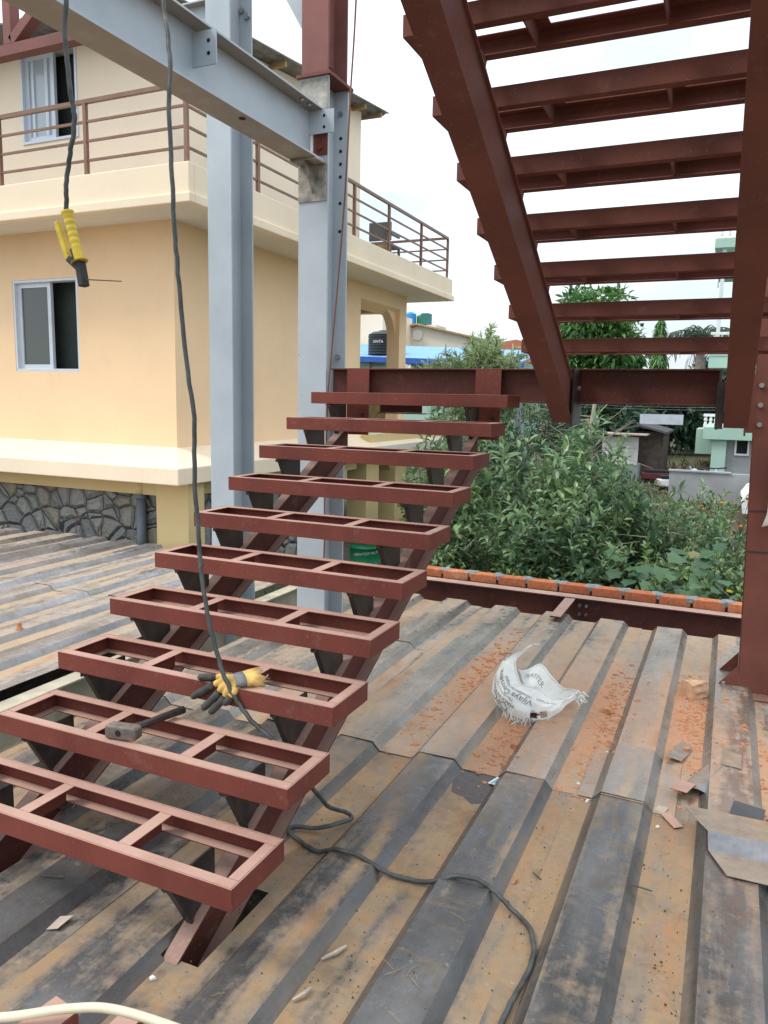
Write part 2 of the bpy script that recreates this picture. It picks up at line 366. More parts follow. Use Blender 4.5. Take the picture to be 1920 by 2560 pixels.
MT['plastic_g'] = simple('grey_plastic', (.13, .13, .125), .6); MT['tyre'] = simple('black_rubber', (.015, .015, .016), .7)
def leaf(name, cols, rough=.45, yel=.03):
    m, nt, b = newmat(name); g = G(nt); r = g.island(); p = g.pos()
    c = g.mix(g.mr(r, 0, .6), cols[0], cols[1]); c = g.mix(g.mr(r, .6, 1.), c, cols[2])
    r2 = g.math('FRACT', g.math('MULTIPLY', r, 17.3))
    c = g.mix(g.math('LESS_THAN', r2, yel), c, (.28, .21, .07)); c = g.mix(g.math('LESS_THAN', r2, yel*.4), c, (.16, .09, .045)); c = g.mix(g.math('MULTIPLY', g.mr(g.noise(p, 1.3, 3), .4, .65), .35), c, cols[2])
    g.set(b, 'Base Color', c); b.inputs['Roughness'].default_value = rough
    t = g.n('ShaderNodeBsdfTranslucent', {'Color': c}); ms = g.n('ShaderNodeMixShader', {0: .30})
    nt.links.new(b.outputs[0], ms.inputs[1]); nt.links.new(t.outputs[0], ms.inputs[2]); nt.links.new(ms.outputs[0], nt.nodes['Material Output'].inputs[0])
    return m
MT['leaf_a'] = leaf('dark_guava_leaves', ((.060, .120, .068), (.125, .22, .115), (.25, .38, .15)), .34, .022)
MT['leaf_b'] = leaf('mid_green_leaves', ((.072, .14, .068), (.155, .26, .11), (.30, .43, .15)), .36, .025)
MT['leaf_c'] = leaf('feathery_grey_green', ((.22, .30, .14), (.33, .42, .21), (.46, .53, .30)), .6, 0)
MT['leaf_d'] = leaf('bright_tree_leaves', ((.035, .11, .03), (.075, .20, .05), (.16, .32, .08)))
MT['leaf_e'] = leaf('dark_conifer_leaves', ((.02, .05, .03), (.035, .08, .04), (.06, .12, .06)), .6, 0)
MT['leaf_v'] = leaf('blue_green_vine_leaves', ((.035, .085, .045), (.06, .135, .065), (.10, .20, .08)), .5, .02)
MT['leaf_far'] = leaf('far_tree_leaves', ((.05, .09, .06), (.08, .13, .085), (.12, .18, .11)), .7, 0)
MT['stem'] = simple('brown_stem', (.09, .07, .05), .9); MT['stem_p'] = simple('pale_dry_stem', (.34, .30, .24), .95, var=.25, scale=12)
MT['bark'] = simple('grey_bark', (.20, .17, .14), .95, var=.35, scale=9, bump=.6, bscale=20)
MT['marigold'] = simple('marigold_orange', (.80, .26, .01), .7); MT['flower_y'] = simple('yellow_flower', (.80, .62, .03), .6); MT['flower_r'] = simple('red_flower', (.6, .06, .03), .6)
MT['grass'] = leaf('dry_and_green_grass', ((.05, .09, .03), (.11, .15, .05), (.20, .17, .09)), .8, .15)

# ------------------------------------------------------------------ ground
def sst(a, b, x):
    t = max(0., min(1., (x-a)/(b-a))); return t*t*(3-2*t)
def gz(x, y):
    k = sst(-2.5, -.5, x)
    return -1.0+k*(.82*sst(6, 14, y))+(.30*sst(14, 24, y)*k)+sst(24, 60, y)*.8+sst(60, 400, y)*4
xs = [-600, -200, -80, -40, -25]+[-15+i*1.25 for i in range(25)]+[20, 30, 60, 150, 600]
ys = [-400, -60, -15]+[-5+i*1.25 for i in range(34)]+[40, 50, 70, 110, 200, 400, 1200]
mb = MB(); mb.v = [(x, y, gz(x, y)) for y in ys for x in xs]
nx = len(xs)
mb.f = [(j*nx+i, j*nx+i+1, (j+1)*nx+i+1, (j+1)*nx+i) for j in range(len(ys)-1) for i in range(nx-1)]
def soil():
    m, nt, b = newmat('garden_ground'); g = G(nt); p = g.pos()
    n1 = g.noise(p, .6, 5); n2 = g.noise(p, 9, 5)
    c = g.mix(g.mr(n1, .42, .58), (.085, .062, .042), (.075, .095, .035)); c = g.mix(g.mr(n2, .5, .75), c, (.16, .12, .08))
    g.set(b, 'Base Color', c); b.inputs['Roughness'].default_value = .95; g.set(b, 'Normal', g.bump(n2, .8, .05)); return m
tag(mb.build('ground', soil(), smooth=True), kind='structure')

# ------------------------------------------------------------------ steel decking
PITCH, CREST0, ZV, ZC = .457, .0667, -.18, -.137     # crest centres at CREST0 + k*PITCH
def rib_z(x):
    d = abs(((x-CREST0+PITCH/2) % PITCH)-PITCH/2)
    return ZC if d <= .095 else (ZV if d >= .136 else ZC+(ZV-ZC)*(d-.095)/.041)
def profile(x0, x1):
    ps = [x0, x1]
    k0 = int(math.floor((x0-CREST0)/PITCH))-1
    for k in range(k0, k0+int((x1-x0)/PITCH)+4):
        c = CREST0+k*PITCH
        for d in (-.136, -.095, .095, .136, .228):
            if x0+.004 < c+d < x1-.004: ps.append(c+d)
    return sorted(ps)
def sheet(x0, x1, y0, y1, m, label, dz=0., hole=None, group='steel decking sheets', jag=0., seed=0):
    rnd = random.Random(seed); xs = profile(x0, x1); ys = [y0]
    n = max(2, int((y1-y0)/.35))
    ys = [y0+(y1-y0)*i/n for i in range(n+1)]
    if hole:
        for h in hole:
            for v in h[2:]: ys.append(v)
            for v in h[:2]: xs.append(v)
        xs = sorted(set(round(x, 4) for x in xs)); ys = sorted(set(round(y, 4) for y in ys))
    mb = MB(); w = len(xs)
    wob = [rnd.uniform(-1, 1)*jag for _ in xs]
    for j, y in enumerate(ys):
        for i, x in enumerate(xs):
            mb.v.append((x, y+(wob[i] if j == len(ys)-1 else 0), rib_z(x)+dz+.0016*math.sin(x*9+y*3.1+seed)+.0022*math.sin(y*2.3+seed*1.7+x*3)*math.sin(x*5.3+seed)))
    for j in range(len(ys)-1):
        for i in range(w-1):
            cx, cy = (xs[i]+xs[i+1])/2, (ys[j]+ys[j+1])/2
            if hole and any(h[0] < cx < h[1] and h[2] < cy < h[3] for h in hole): continue
            mb.f.append((j*w+i, j*w+i+1, (j+1)*w+i+1, (j+1)*w+i))
    o = mb.build('decking_sheet', m, org=((x0+x1)/2, (y0+y1)/2, ZV), solid=.0018)
    return tag(o, label, 'decking sheet', group)
dn, df, dl = MT['deck_near'], MT['deck_far'], MT['deck_left']
FOOT = [(1.10, 1.168, .02, .50), (1.168, 1.235, .04, .46)]
FOOTL = [(.108, .174, .02, .50), (.174, .24, .04, .46)]
sheet(-.62, .752, -2.6, 1.76, dn, 'blue scaled decking sheet under the lowest left treads', 0, FOOTL, seed=1)
sheet(.752, 2.128, -2.6, 1.74, dn, 'dark decking sheet crossed by the black cable at the stair foot', 0, FOOT, seed=2)
sheet(2.128, 3.5, -2.6, 1.72, dn, 'brown and blue decking sheet nearest the bottom right corner', 0, seed=3)
sheet(3.5, 4.87, -2.6, 1.74, dn, 'decking sheet beyond the right edge of the photo', 0, seed=4)
sheet(-.62, .758, 1.70, 3.40, df, 'dusty decking sheet under the middle treads of the stair', .004, seed=5, jag=.008)
sheet(-.618, .762, 3.34, 4.70, df, 'short dusty decking sheet beside the second grey column', .008, seed=6, jag=.006)
sheet(.746, 2.134, 1.71, 4.70, df, 'dusty decking sheet carrying the cement sack', .0045, seed=7, jag=.006)
sheet(2.122, 3.5, 1.69, 4.69, df, 'orange dusted decking sheet below the brick lump and steel post', .004, seed=8, jag=.006)
sheet(2.15, 2.58, 1.70, 2.26, df, 'narrow decking offcut patched over the orange dusted sheet', .009, seed=9)
sheet(3.5, 4.87, 1.69, 4.7, df, 'decking sheet behind the red steel post', .004, seed=10)
for i, (a, b_, y0, y1) in enumerate(((-2.55, -1.235, -2.0, 3.38), (-3.92, -2.545, -2.0, 3.39), (-5.29, -3.915, -2.0, 3.36), (-6.7, -5.285, -2.0, 3.4), (-2.55, -1.235, 3.33, 4.9), (-3.92, -2.545, 3.34, 5.42), (-5.29, -3.915, 3.32, 5.45), (-6.7, -5.285, 3.32, 5.34))):
    sheet(a, b_, y0, y1, dl, ['decking sheet edging the narrow floor opening on the left', 'pale grey decking sheet with a small orange cone on it', 'rust streaked decking sheet at the left edge of the photo', 'decking sheet beyond the left edge of the photo',
          'far decking sheet beside the first grey column', 'far decking sheet ending below the yellow corner pillar', 'far decking sheet ending at the rubble stone wall', 'far decking sheet in the left corner by the stone wall'][i], .004*(i > 3), group='decking sheets of the left bay', seed=20+i, jag=.01*(i > 3))

# beams that carry the deck
def ibeam_y(mb, xc, w, y0, y1, z0, z1, tf=.012, tw=.008):
    mb.box(xc-w/2, xc+w/2, y0, y1, z1-tf, z1); mb.box(xc-w/2, xc+w/2, y0, y1, z0, z0+tf); return mb.box(xc-tw/2, xc+tw/2, y0, y1, z0+tf, z1-tf)
def ibeam_x(mb, yc, w, x0, x1, z0, z1, tf=.012, tw=.008):
    mb.box(x0, x1, yc-w/2, yc+w/2, z1-tf, z1); mb.box(x0, x1, yc-w/2, yc+w/2, z0, z0+tf); return mb.box(x0, x1, yc-tw/2, yc+tw/2, z0+tf, z1-tf)
t = tag(ibeam_y(MB(), -1.13, .125, -2.5, 5.1, -.46, -.185).build('floor_beam', MT['flange'], org=(-1.13, 1, -.46)), 'cream topped floor beam along the dark gap left of the stair', 'steel beam')
t = thing('edge_beam', 'red floor edge beam with a dusty top flange before the brick course', 'steel beam', (1.4, 5.12, -.42))
ibeam_x(MB(), 5.13, .13, -.2, 4.8, -.40, -.075).build('beam_profile', MT['primer_dk'], t)
mb = MB()
for x in (1.62, 1.56): mb.cyl((x, 5.05, -.14), (x, 5.075, -.14), .014, 6).cyl((x, 5.05, -.22), (x, 5.075, -.22), .014, 6)
mb.build('bolts', MT['bolt'], t)
tag(ibeam_y(MB(), 1.475, .09, 4.4, 5.058, -.40, -.083).build('floor_joist', MT['primer_dk'], org=(1.475, 3, -.4)), 'red floor joist running from the deck end to the edge beam', 'steel beam')

# brick course beyond the edge beam
t = thing('brick_wall', 'low course of orange bricks with grey mortar behind the edge beam', 'brick wall', (1.4, 5.36, -1.0))
rnd = random.Random(5)
bm_, mo = MB(), MB()
for row in range(10):
    z1 = -.012-row*.095
    x = -.12-(.13 if row % 2 else 0)
    while x < 4.6:
        l = .27+rnd.uniform(-.015, .012); j = rnd.uniform(-.006, .006)
        m_ = Matrix.Translation((x+l/2, 5.33+j-.02*(x-1.4)*.6, z1-.040)) @ Euler((rnd.uniform(-.02, .02), rnd.uniform(-.02, .02), rnd.uniform(-.03, .03))).to_matrix().to_4x4()
        bm_.box(-l/2, l/2, -.06, .06, -.040, .040, m_)
        if row == 0: 
            for q in range(4): mo.box(-.034, .034, -.05, .058, -.04, .008, Matrix.Translation((x+l+.012+rnd.uniform(-.035, .035), 5.33+rnd.uniform(-.01, .02)-.012*(x-1.4), z1-.004)) @ Euler((rnd.uniform(-.1, .1), rnd.uniform(-.12, .12), rnd.uniform(-.5, .5))).to_matrix().to_4x4())
        x += l+.022
mo.box(-.12, 4.6, 5.335, 5.40, -1.05, -.06)
bm_.build('bricks', MT['brick'], t, bevel=.006); mo.build('mortar', MT['mortar'], t, bevel=.008)

# ------------------------------------------------------------------ stairs
RISE, RUN, TL, TD, TH = .17, .3241, 1.398, .3046, .079
def make_tread(root, o0, m):
    x, y, z = o0                       # near left top corner
    x1, y1, zb = x+TL, y+TD, z-TH
    mb = MB(); fl, t = .047, .006
    mb.box(x, x1, y, y+t, zb, z).box(x, x1, y1-t, y1, zb, z).box(x, x+t, y+t, y1-t, zb, z).box(x1-t, x1, y+t, y1-t, zb, z)
    for a, b in ((z-t, z-.0002), (zb+.0002, zb+t)):
        mb.box(x+t, x1-t, y+t, y+fl, a, b).box(x+t, x1-t, y1-fl, y1-t, a, b).box(x+t, x+fl, y+fl, y1-fl, a, b).box(x1-fl, x1-t, y+fl, y1-fl, a, b)
    tr = mb.build('tread', m, root, bevel=.0022)
    ORG[tr.name] = ORG[root.name]
    for k in (1, 2):
        xc = x+TL*k/3
        mb = MB(); mb.box(xc-.026, xc+.026, y+fl, y1-fl, z-t, z-.0006).box(xc-.026, xc-.020, y+fl, y1-fl, zb+.002, z-t)
        mb.build('crossbar', m, tr, bevel=.0015)
    return tr
def cstringer(mb, x, w, fn, y0, y1, depth, tf=.010, tw=.009, side=1, flip=False):
    """sloped channel: fn(y) gives the top edge; web on the low-x side, flanges toward +x"""
    q = lambda a, b: [(y0, fn(y0)-b), (y1, fn(y1)-b), (y1, fn(y1)-a), (y0, fn(y0)-a)]
    mb.prism(q(0, tf), 'x', x, x+w); mb.prism(q(depth-tf, depth), 'x', x, x+w); mb.prism(q(tf, depth-tf), 'x', x, x+tw)
    return mb
SL = RISE/RUN
lower = thing('steel_staircase', 'lower flight of ten open red steel tread frames rising from the deck', 'staircase', (.7, 0, ZV))
fl_ = lambda y: SL*y-.19
for xs_ in (.108, 1.102): cstringer(MB(), xs_, .064, fl_, -.12, 3.262, .25).build('stringer', MT['primer_dk'], lower, bevel=.002)
def bracket(xc, y0, zb, tr, m):
    e = lambda d: -.281+SL*d
    mb = MB(); mb.prism([(y0+.026, zb), (y0+.272, zb), (y0+.272, zb+e(.272)+.004), (y0+.14, zb+e(.14)+.004)], 'x', xc-.004, xc+.004)
    mb.prism([(y0+.018, zb), (y0+.030, zb), (y0+.147, zb+e(.14)+.006), (y0+.135, zb+e(.135))], 'x', xc-.016, xc+.010)
    rn = random.Random(xc*91+y0*17)
    for q in range(7):          # weld spatter where the bracket meets the tread
        u = rn.random(); p = Vector((xc+rn.uniform(-.014, .014), y0+.010+.004*rn.random(), zb-.004-.012*u)); r = rn.uniform(.004, .009)
        mb.lathe([(r*.5, -r), (r, -r*.3), (r*.9, r*.5), (r*.4, r)], p, 7)
    return mb.build('bracket', m, tr)
for n in range(1, 11):
    y0, z = (n-1)*RUN, n*RISE
    tr = make_tread(lower, (0, y0, z), MT['primer'])
    for xc in (.134, 1.128): bracket(xc, y0, z-TH, tr, MT['black'])

upper = thing('steel_staircase', 'upper flight of red steel treads seen from below, climbing from the landing toward the viewer', 'staircase', (2.1, 3.2, 1.53))
UX, UY, UZ = 1.452, 2.981, 2.043
fu = lambda y: 3.46-SL*y
for (a, b) in ((1.628, 1.752), (2.632, 2.765)):
    mb = MB(); D = .25
    q = lambda c, d, y0=-.9, y1=3.20: [(y0, fu(y0)-d), (y1, fu(y1)-d), (y1, fu(y1)-c), (y0, fu(y0)-c)]
    mb.prism(q(0, .012), 'x', a, b); mb.prism(q(D-.012, D), 'x', a, b); mb.prism(q(.012, D-.012), 'x', a+.004, a+.013); mb.prism(q(.012, D-.012), 'x', b-.022, b-.013)
    mb.build('stringer', MT['primer_up'], upper, bevel=.002)
for n in range(1, 13):
    y0, z = UY-(n-1)*RUN, UZ+(n-1)*RISE
    tr = make_tread(upper, (UX, y0, z), MT['primer_up'])
    for xc in (1.69, 2.70):
        MB().prism([(y0+TD-.022, z-TH), (y0+TD-.272, z-TH), (y0+TD-.272, fu(y0+TD-.272)), (y0+TD-.10, fu(y0+TD-.10))], 'x', xc-.004, xc+.004).build('bracket', MT['primer_up'], tr)

# landing beam
t = thing('landing_beam', 'red steel landing beam spanning from the grey column to the red post', 'steel beam', (1.3, 3.36, 1.65))
ibeam_x(MB(), 3.345, .13, -.055, 2.60, 1.655, 1.878, .011).build('beam_profile', MT['primer_dk'], t, bevel=.0015)
for a, b in ((.098, .275), (1.074, 1.252)):
    p_ = MB().box(a, b, 3.272, 3.279, 1.40, 1.874).build('end_plate', MT['primer'], t)
    mb = MB()
    for x in (a+.13, a+.148): mb.cyl((x, 3.272, 1.545 if x < a+.14 else 1.475), (x, 3.258, 1.545 if x < a+.14 else 1.475), .013, 6)
    mb.build('bolt_head', MT['black'], p_)
for a in (1.753, 2.590):
    p_ = MB().box(a, a+.012, 3.12 if a < 2 else 3.19, 3.40, 1.52, 1.872).build('side_plate', MT['black'], t)
    MB().cyl((a+.012, 3.26, 1.752), (a+.026, 3.26, 1.752), .014, 6).build('bolt_head', MT['bolt'], p_)
MB().box(2.584, 2.628, 3.182, 3.189, 1.525, 1.80).build('cleat', MT['black'], t)
MB().box(.285, .62, 3.45, 3.456, 1.565, 1.62).box(.285, .66, 3.41, 3.456, 1.556, 1.564).build('ledger_angle', MT['primer_pink'], t)

# red post on the right
t = thing('steel_post', 'thick red steel post standing at the right edge of the deck', 'steel post', (2.98, 3.58, ZV))
lean = Matrix.Translation((2.851, 3.5, ZV)) @ Matrix.Rotation(R(-1.6), 4, 'Y')
mb = MB(); mb.box(0, .26, 0, .014, 0, 5.0, lean).box(0, .26, .286, .30, 0, 5.0, lean).box(.124, .136, .014, .286, 0, 5.0, lean)
mb.build('post_profile', MT['primer_up'], t, bevel=.002)
mb = MB(); mb.box(-.16, .42, -.12, .42, .0, .014, lean); mb.build('base_plate', MT['primer_up'], t)
for y in (.004, .288): MB().prism([(-.15, .014), (-.002, .014), (-.002, .19)], 'y', y, y+.010, lean).build('gusset', MT['primer_up'], t)
mb = MB()
for x in (-.09,): mb.cyl(lean @ Vector((x, -.06, .014)), lean @ Vector((x, -.06, .085)), .011, 8).cyl(lean @ Vector((x, -.06, .016)), lean @ Vector((x, -.06, .036)), .02, 6)
mb.build('anchor_bolt', MT['bolt'], t)
mb = MB(); mb.box(-.055, -.045, -.02, .12, 1.66, 2.06, lean); mb.box(-.045, 0, .0, .01, 1.68, 2.04, lean); mb.build('splice_plate', MT['primer_up'], t)
mb = MB()
for z in (1.73, 1.85, 1.97): mb.cyl(lean @ Vector((-.075, .04, z)), lean @ Vector((-.057, .04, z)), .016, 6).cyl(lean @ Vector((.03, -.016, z)), lean @ Vector((.03, 0, z)), .016, 6)
mb.build('bolt_heads', MT['bolt'], t)
MB().box(-.004, .264, -.004, .0, .93, .94, lean).box(-.004, .264, -.004, 0, 1.19, 1.198, lean).build('weld_seam', MT['black'], t)

# ------------------------------------------------------------------ grey columns, beam
def hole_row(mb, x, y, zs, r=.012, ax='x'):
    for z in zs:
        d = Vector((.004, 0, 0)) if ax == 'x' else Vector((0, -.004, 0)); p = Vector((x, y, z)); mb.cyl(p-d*.2, p+d, r, 12)
    return mb
def icol(mb, x0, x1, y0, y1, z0, z1, tf=.016, tw=.010):
    mb.box(x0, x1, y0, y0+tf, z0, z1).box(x0, x1, y1-tf, y1, z0, z1); xc = (x0+x1)/2
    return mb.box(xc-tw/2, xc+tw/2, y0+tf, y1-tf, z0, z1)
t = thing('steel_column', 'blue grey steel column carrying the red column stub behind the stair', 'steel column', (-.2, 3.45, -1.0))
icol(MB(), -.325, -.083, 3.285, 3.60, -1.0, 3.90).build('column_profile', MT['grey'], t, bevel=.002)
mb = MB()
for z in (3.572, 3.482, 3.391, 3.30, 3.111, 2.908): mb.cyl((-.14, 3.5845, z), (-.14, 3.5815, z), .0125, 12)
mb.build('bolt_hole', MT['hole'], t)
mb = MB(); mb.cyl((-.139, 3.584, 3.742), (-.139, 3.565, 3.742), .018, 6).cyl((-.143, 3.584, 1.975), (-.143, 3.562, 1.975), .022, 6); mb.build('bolt_head', MT['bolt'], t)
MB().box(-.322, -.086, 3.278, 3.284, 3.66, 3.885).build('scorched_plate', MT['soot'], t)
mb = MB(); mb.box(-.31, -.10, 3.14, 3.284, 3.308, 3.320); mb.prism([(3.15, 3.308), (3.284, 3.308), (3.284, 3.10)], 'x', -.205, -.195); mb.box(-.322, -.09, 3.277, 3.284, 3.06, 3.306)
mb.build('seat_bracket', MT['soot'], t)
MB().box(-.20, -.088, 3.276, 3.284, 3.37, 3.53).cyl((-.14, 3.276, 3.42), (-.14, 3.258, 3.42), .02, 6).build('red_plate', MT['primer'], t)

t = thing('steel_column', 'blue grey steel column nearest the yellow house corner', 'steel column', (-1.17, 3.6, -1.0))
icol(MB(), -1.262, -1.035, 3.455, 3.76, -1.0, 5.6).build('column_profile', MT['grey'], t, bevel=.002)
mb = MB(); mb.cyl((-1.118, 3.744, 4.683), (-1.118, 3.72, 4.683), .022, 6).cyl((-1.068, 3.744, 4.634), (-1.068, 3.715, 4.634), .026, 6); mb.build('bolt_head', MT['bolt'], t)
mb = MB(); ibeam_x(mb, 3.6, .14, -1.95, -1.264, 4.56, 4.72); tag(mb.build('roof_beam', MT['grey'], org=(-2.3, 3.6, 4.6)), 'short grey beam joining the first grey column near the top of the photo', 'steel beam')

t = thing('steel_column', 'faded red steel column standing on the cap of the grey column', 'steel column', (-.2, 3.45, 3.90))
MB().box(-.335, -.062, 3.262, 3.63, 3.90, 3.922).build('cap_plate', MT['primer_up'], t)
icol(MB(), -.312, -.098, 3.30, 3.60, 3.922, 5.8).build('column_profile', MT['primer_pink'], t, bevel=.002)
for y in (3.37, 3.47): MB().prism([(-.192, 3.922), (-.075, 3.922), (-.192, 4.05)], 'y', y, y+.008).build('gusset', MT['primer_up'], t)
MB().prism([(-.318, 4.18), (-.318, 4.75), (-.66, 4.75)], 'y', 3.44, 3.45).build('brace_plate', MT['grey'], t)

t = thing('steel_beam', 'long blue grey steel beam crossing overhead into the second grey column', 'steel beam', (-.2, 1.5, 3.36))
BX, BW = -.215, .215
mb = MB(); ibeam_y(mb, BX, BW, -1.6, 3.255, 3.322, 3.675, .013, .010); mb.build('beam_profile', MT['grey'], t, bevel=.0015)
mb = MB(); mb.box(BX+.006, BX+.20, 3.235, 3.243, 3.50, 3.655); c1_ = mb.build('cleat', MT['grey'], t)
mb = MB()
for z in (3.54, 3.615): mb.cyl((BX+.125, 3.236, z), (BX+.125, 3.2335, z), .011, 12)
mb.build('bolt_hole', MT['hole'], c1_)
mb = MB(); mb.box(BX+.006, BX+.165, 1.94, 1.948, 3.46, 3.64); c2_ = mb.build('cleat', MT['grey'], t)
mb = MB()
for z in (3.52, 3.585): mb.cyl((BX+.115, 1.941, z), (BX+.115, 1.9375, z), .011, 12)
mb.build('bolt_hole', MT['hole'], c2_)
mb = MB(); mb.cyl((BX+.05, 2.35, 3.323), (BX+.05, 2.35, 3.319), .022, 12); mb.build('flange_hole', MT['hole'], t)
mb = MB()
for y in (3.02, 3.12): mb.cyl((BX+.07, y, 3.664), (BX+.07, y, 3.645), .016, 6)
mb.build('bolt_head', MT['bolt'], t)

# red roof truss, top left
t = thing('roof_truss', 'red steel truss corner below the overhead grey beam at top left', 'truss', (-1.2, 1.4, 3.3))
def bar(a, b, w, h):
    a, b = Vector(a), Vector(b); d = (b-a); q = d.to_track_quat('X', 'Z').to_matrix().to_4x4(); q.translation = a
    return MB().box(0, d.length, -w/2, w/2, -h/2, h/2, q)
bar((-2.6, 1.3, 3.392), (-.325, 1.3, 3.392), .06, .055).build('bottom_chord', MT['primer_pink'], t, bevel=.002)
bar((-.855, 1.3, 3.42), (-.855, 1.3, 4.4), .06, .055).build('upright', MT['primer_pink'], t, bevel=.002)
bar((-.835, 1.3, 3.43), (-.33, 1.3, 3.80), .06, .05).build('diagonal', MT['primer_pink'], t, bevel=.002)

# ------------------------------------------------------------------ yellow house on the left
house = thing('yellow_house', 'two storey apricot house with balcony slab, stone plinth and arched side porch', 'house', (-3.7, 6.0, -1.0))
XW, YW = -3.70, 6.0
def wall_with_holes(mb, x0, x1, z0, z1, y, th, holes):
    """wall in the XZ plane, front face at y, thickness th behind it"""
    xs = sorted({x0, x1, *[h[0] for h in holes], *[h[1] for h in holes]}); zs = sorted({z0, z1, *[h[2] for h in holes], *[h[3] for h in holes]})
    for i in range(len(xs)-1):
        for j in range(len(zs)-1):
            cx, cz = (xs[i]+xs[i+1])/2, (zs[j]+zs[j+1])/2
            if any(h[0] < cx < h[1] and h[2] < cz < h[3] for h in holes): continue
            mb.box(xs[i], xs[i+1], y, y+th, zs[j], zs[j+1])
    return mb
LW = (-6.48, -5.29, 1.945, 3.165); UW = (-6.16, -5.18, 4.89, 6.02)
wall_with_holes(MB(), -12, XW, .45, 3.80, YW, .25, [LW]).build('front_wall', MT['wall_low'], house)
MB().box(XW-.25, XW, YW+.25, 10.75, .45, 3.80).build('side_wall', MT['wall_low'], house)
wall_with_holes(MB(), -12, XW-.04, 4.0, 6.06, YW+.02, .25, [UW]).build('upper_front_wall', MT['wall_up'], house)
MB().prism([(YW+.27, 4.0), (11.2, 4.0), (11.2, 6.70), (YW+.27, 6.13)], 'x', XW-.29, XW-.04).build('upper_side_wall', MT['wall_up'], house)
MB().box(-12, XW-.3, 11.0, 11.2, 0, 6.6).box(-12, XW-.3, YW+2.5, YW+2.6, .4, 6.2).build('inner_wall', MT['dark_room'], house)
# roof: corrugated sheet rising toward the back
zr = lambda y: 6.312+.1145*(y-7.413)
mb = MB(); n = 130
x_ = lambda i: -12+i*(12-3.42)/n
for i in range(n+1):
    for y in (5.45, 11.7): mb.v.append((x_(i), y, zr(y)+.022*math.sin(i*2.1)))
mb.f = [(2*i, 2*i+2, 2*i+3, 2*i+1) for i in range(n)]
rf = mb.build('roof', MT['roof'], house, solid=.016)
mb = MB()
for y in (5.55, 6.9, 8.2, 9.5, 10.8, 11.45): MB().box(-5, -3.47, y, y+.05, zr(y)-.105, zr(y)-.035).build('rafter', MT['timber'], rf)
# balcony slab and fascia
SX, SY = -2.965, 5.385
mb = MB(); mb.box(-12, SX, SY, 14.1, 3.775, 3.90); slab = mb.build('balcony_slab', MT['soffit'], house)
mb = MB()
def fascia(d, z0, z1): mb.box(-12, SX+d, SY-d, SY-d+.10, z0, z1).box(SX+d-.10, SX+d, SY-d+.10, 14.1+d, z0, z1).box(-12, SX+d-.10, 14.0+d, 14.1+d, z0, z1)
fascia(.012, 3.770, 4.20); fascia(.05, 3.762, 3.868); mb.build('fascia', MT['trim'], slab, bevel=.012)
MB().box(-12, SX-.12, SY+.12, 13.9, 3.90, 4.02).build('balcony_floor', MT['conc'], house)
# sloping plinth ledge
mb = MB()
E_, F_ = -3.20, 5.40
top = [(-12, YW, 1.0), (XW, YW, 1.0), (XW, 15.7, 1.0), (E_, 15.7, .80), (E_, F_, .80), (-12, F_, .80)]
bot = [(a, b, .598) for a, b, c in top]
mb.add(top+bot, [(0, 5, 4, 1), (1, 4, 3, 2), (5, 11, 10, 4), (4, 10, 9, 3), (6, 7, 10, 11), (7, 8, 9, 10), (2, 3, 9, 8)])
mb.build('ledge', MT['trim'], house, bevel=.012)
MB().box(-12, XW-.02, 5.78, 5.95, .40, .598).box(-3.75, -3.48, 5.95, 10.7, .40, .598).build('ground_beam', MT['pillar'], house)
MB().box(-12, XW-.03, 5.87, 6.3, -1.1, .40).box(-3.72, -3.53, 6.0, 10.0, -1.1, .40).build('stone_plinth', MT['stone'], house)
MB().box(-3.80, -3.30+.0, 5.70, 6.02, -1.1, .596).build('corner_pillar', MT['pillar'], house, bevel=.008)
mb = MB(); mb.tube([(-4.13, 5.80, -.9), (-4.13, 5.80, .36)], .062, 14).tube([(-4.13, 5.80, .34), (-4.13, 5.80, .40)], .07, 14); dp = mb.build('drainpipe', MT['pipe'], house, smooth=True)
MB().tube([(-4.13, 5.80, .40), (-4.13, 5.80, .597)], .055, 14).build('upper_pipe', MT['pillar'], dp, smooth=True)
# windows
def window(q, light):
    x0, x1, z0, z1 = q; y = YW+.06; f = .045
    def fr(x0, x1, z0, z1, y, f, th=.045):
        return MB().box(x0, x1, y, y+th, z1-f, z1).box(x0, x1, y, y+th, z0, z0+f).box(x0, x0+f, y, y+th, z0+f, z1-f).box(x1-f, x1, y, y+th, z0+f, z1-f)
    w_ = fr(x0, x1, z0, z1, y-.055, .035, .14).build('window_frame', MT['alu'], house, bevel=.003)
    xm = (x0+x1)/2
    s_ = fr(x0+.035, xm+.05, z0+.035, z1-.035, y, .06).build('sliding_sash', MT['alu'], w_)
    MB().box(x0+.095, xm-.01, y+.018, y+.024, z0+.095, z1-.095).build('pane', MT['glass_light' if light else 'glass'], w_)
    if light:
        MB().box(x0+.38, x0+.43, y-.004, y+.04, z0+.09, z1-.09).box(x0+.15, x0+.185, y-.004, y+.04, z0+.09, z1-.09).build('mullion', MT['alu'], w_)
    MB().box(x0, x1, y+.25, y+.26, z0, z1).build('dark_opening', MT['dark_room'], w_)
window(LW, False); window(UW, True)
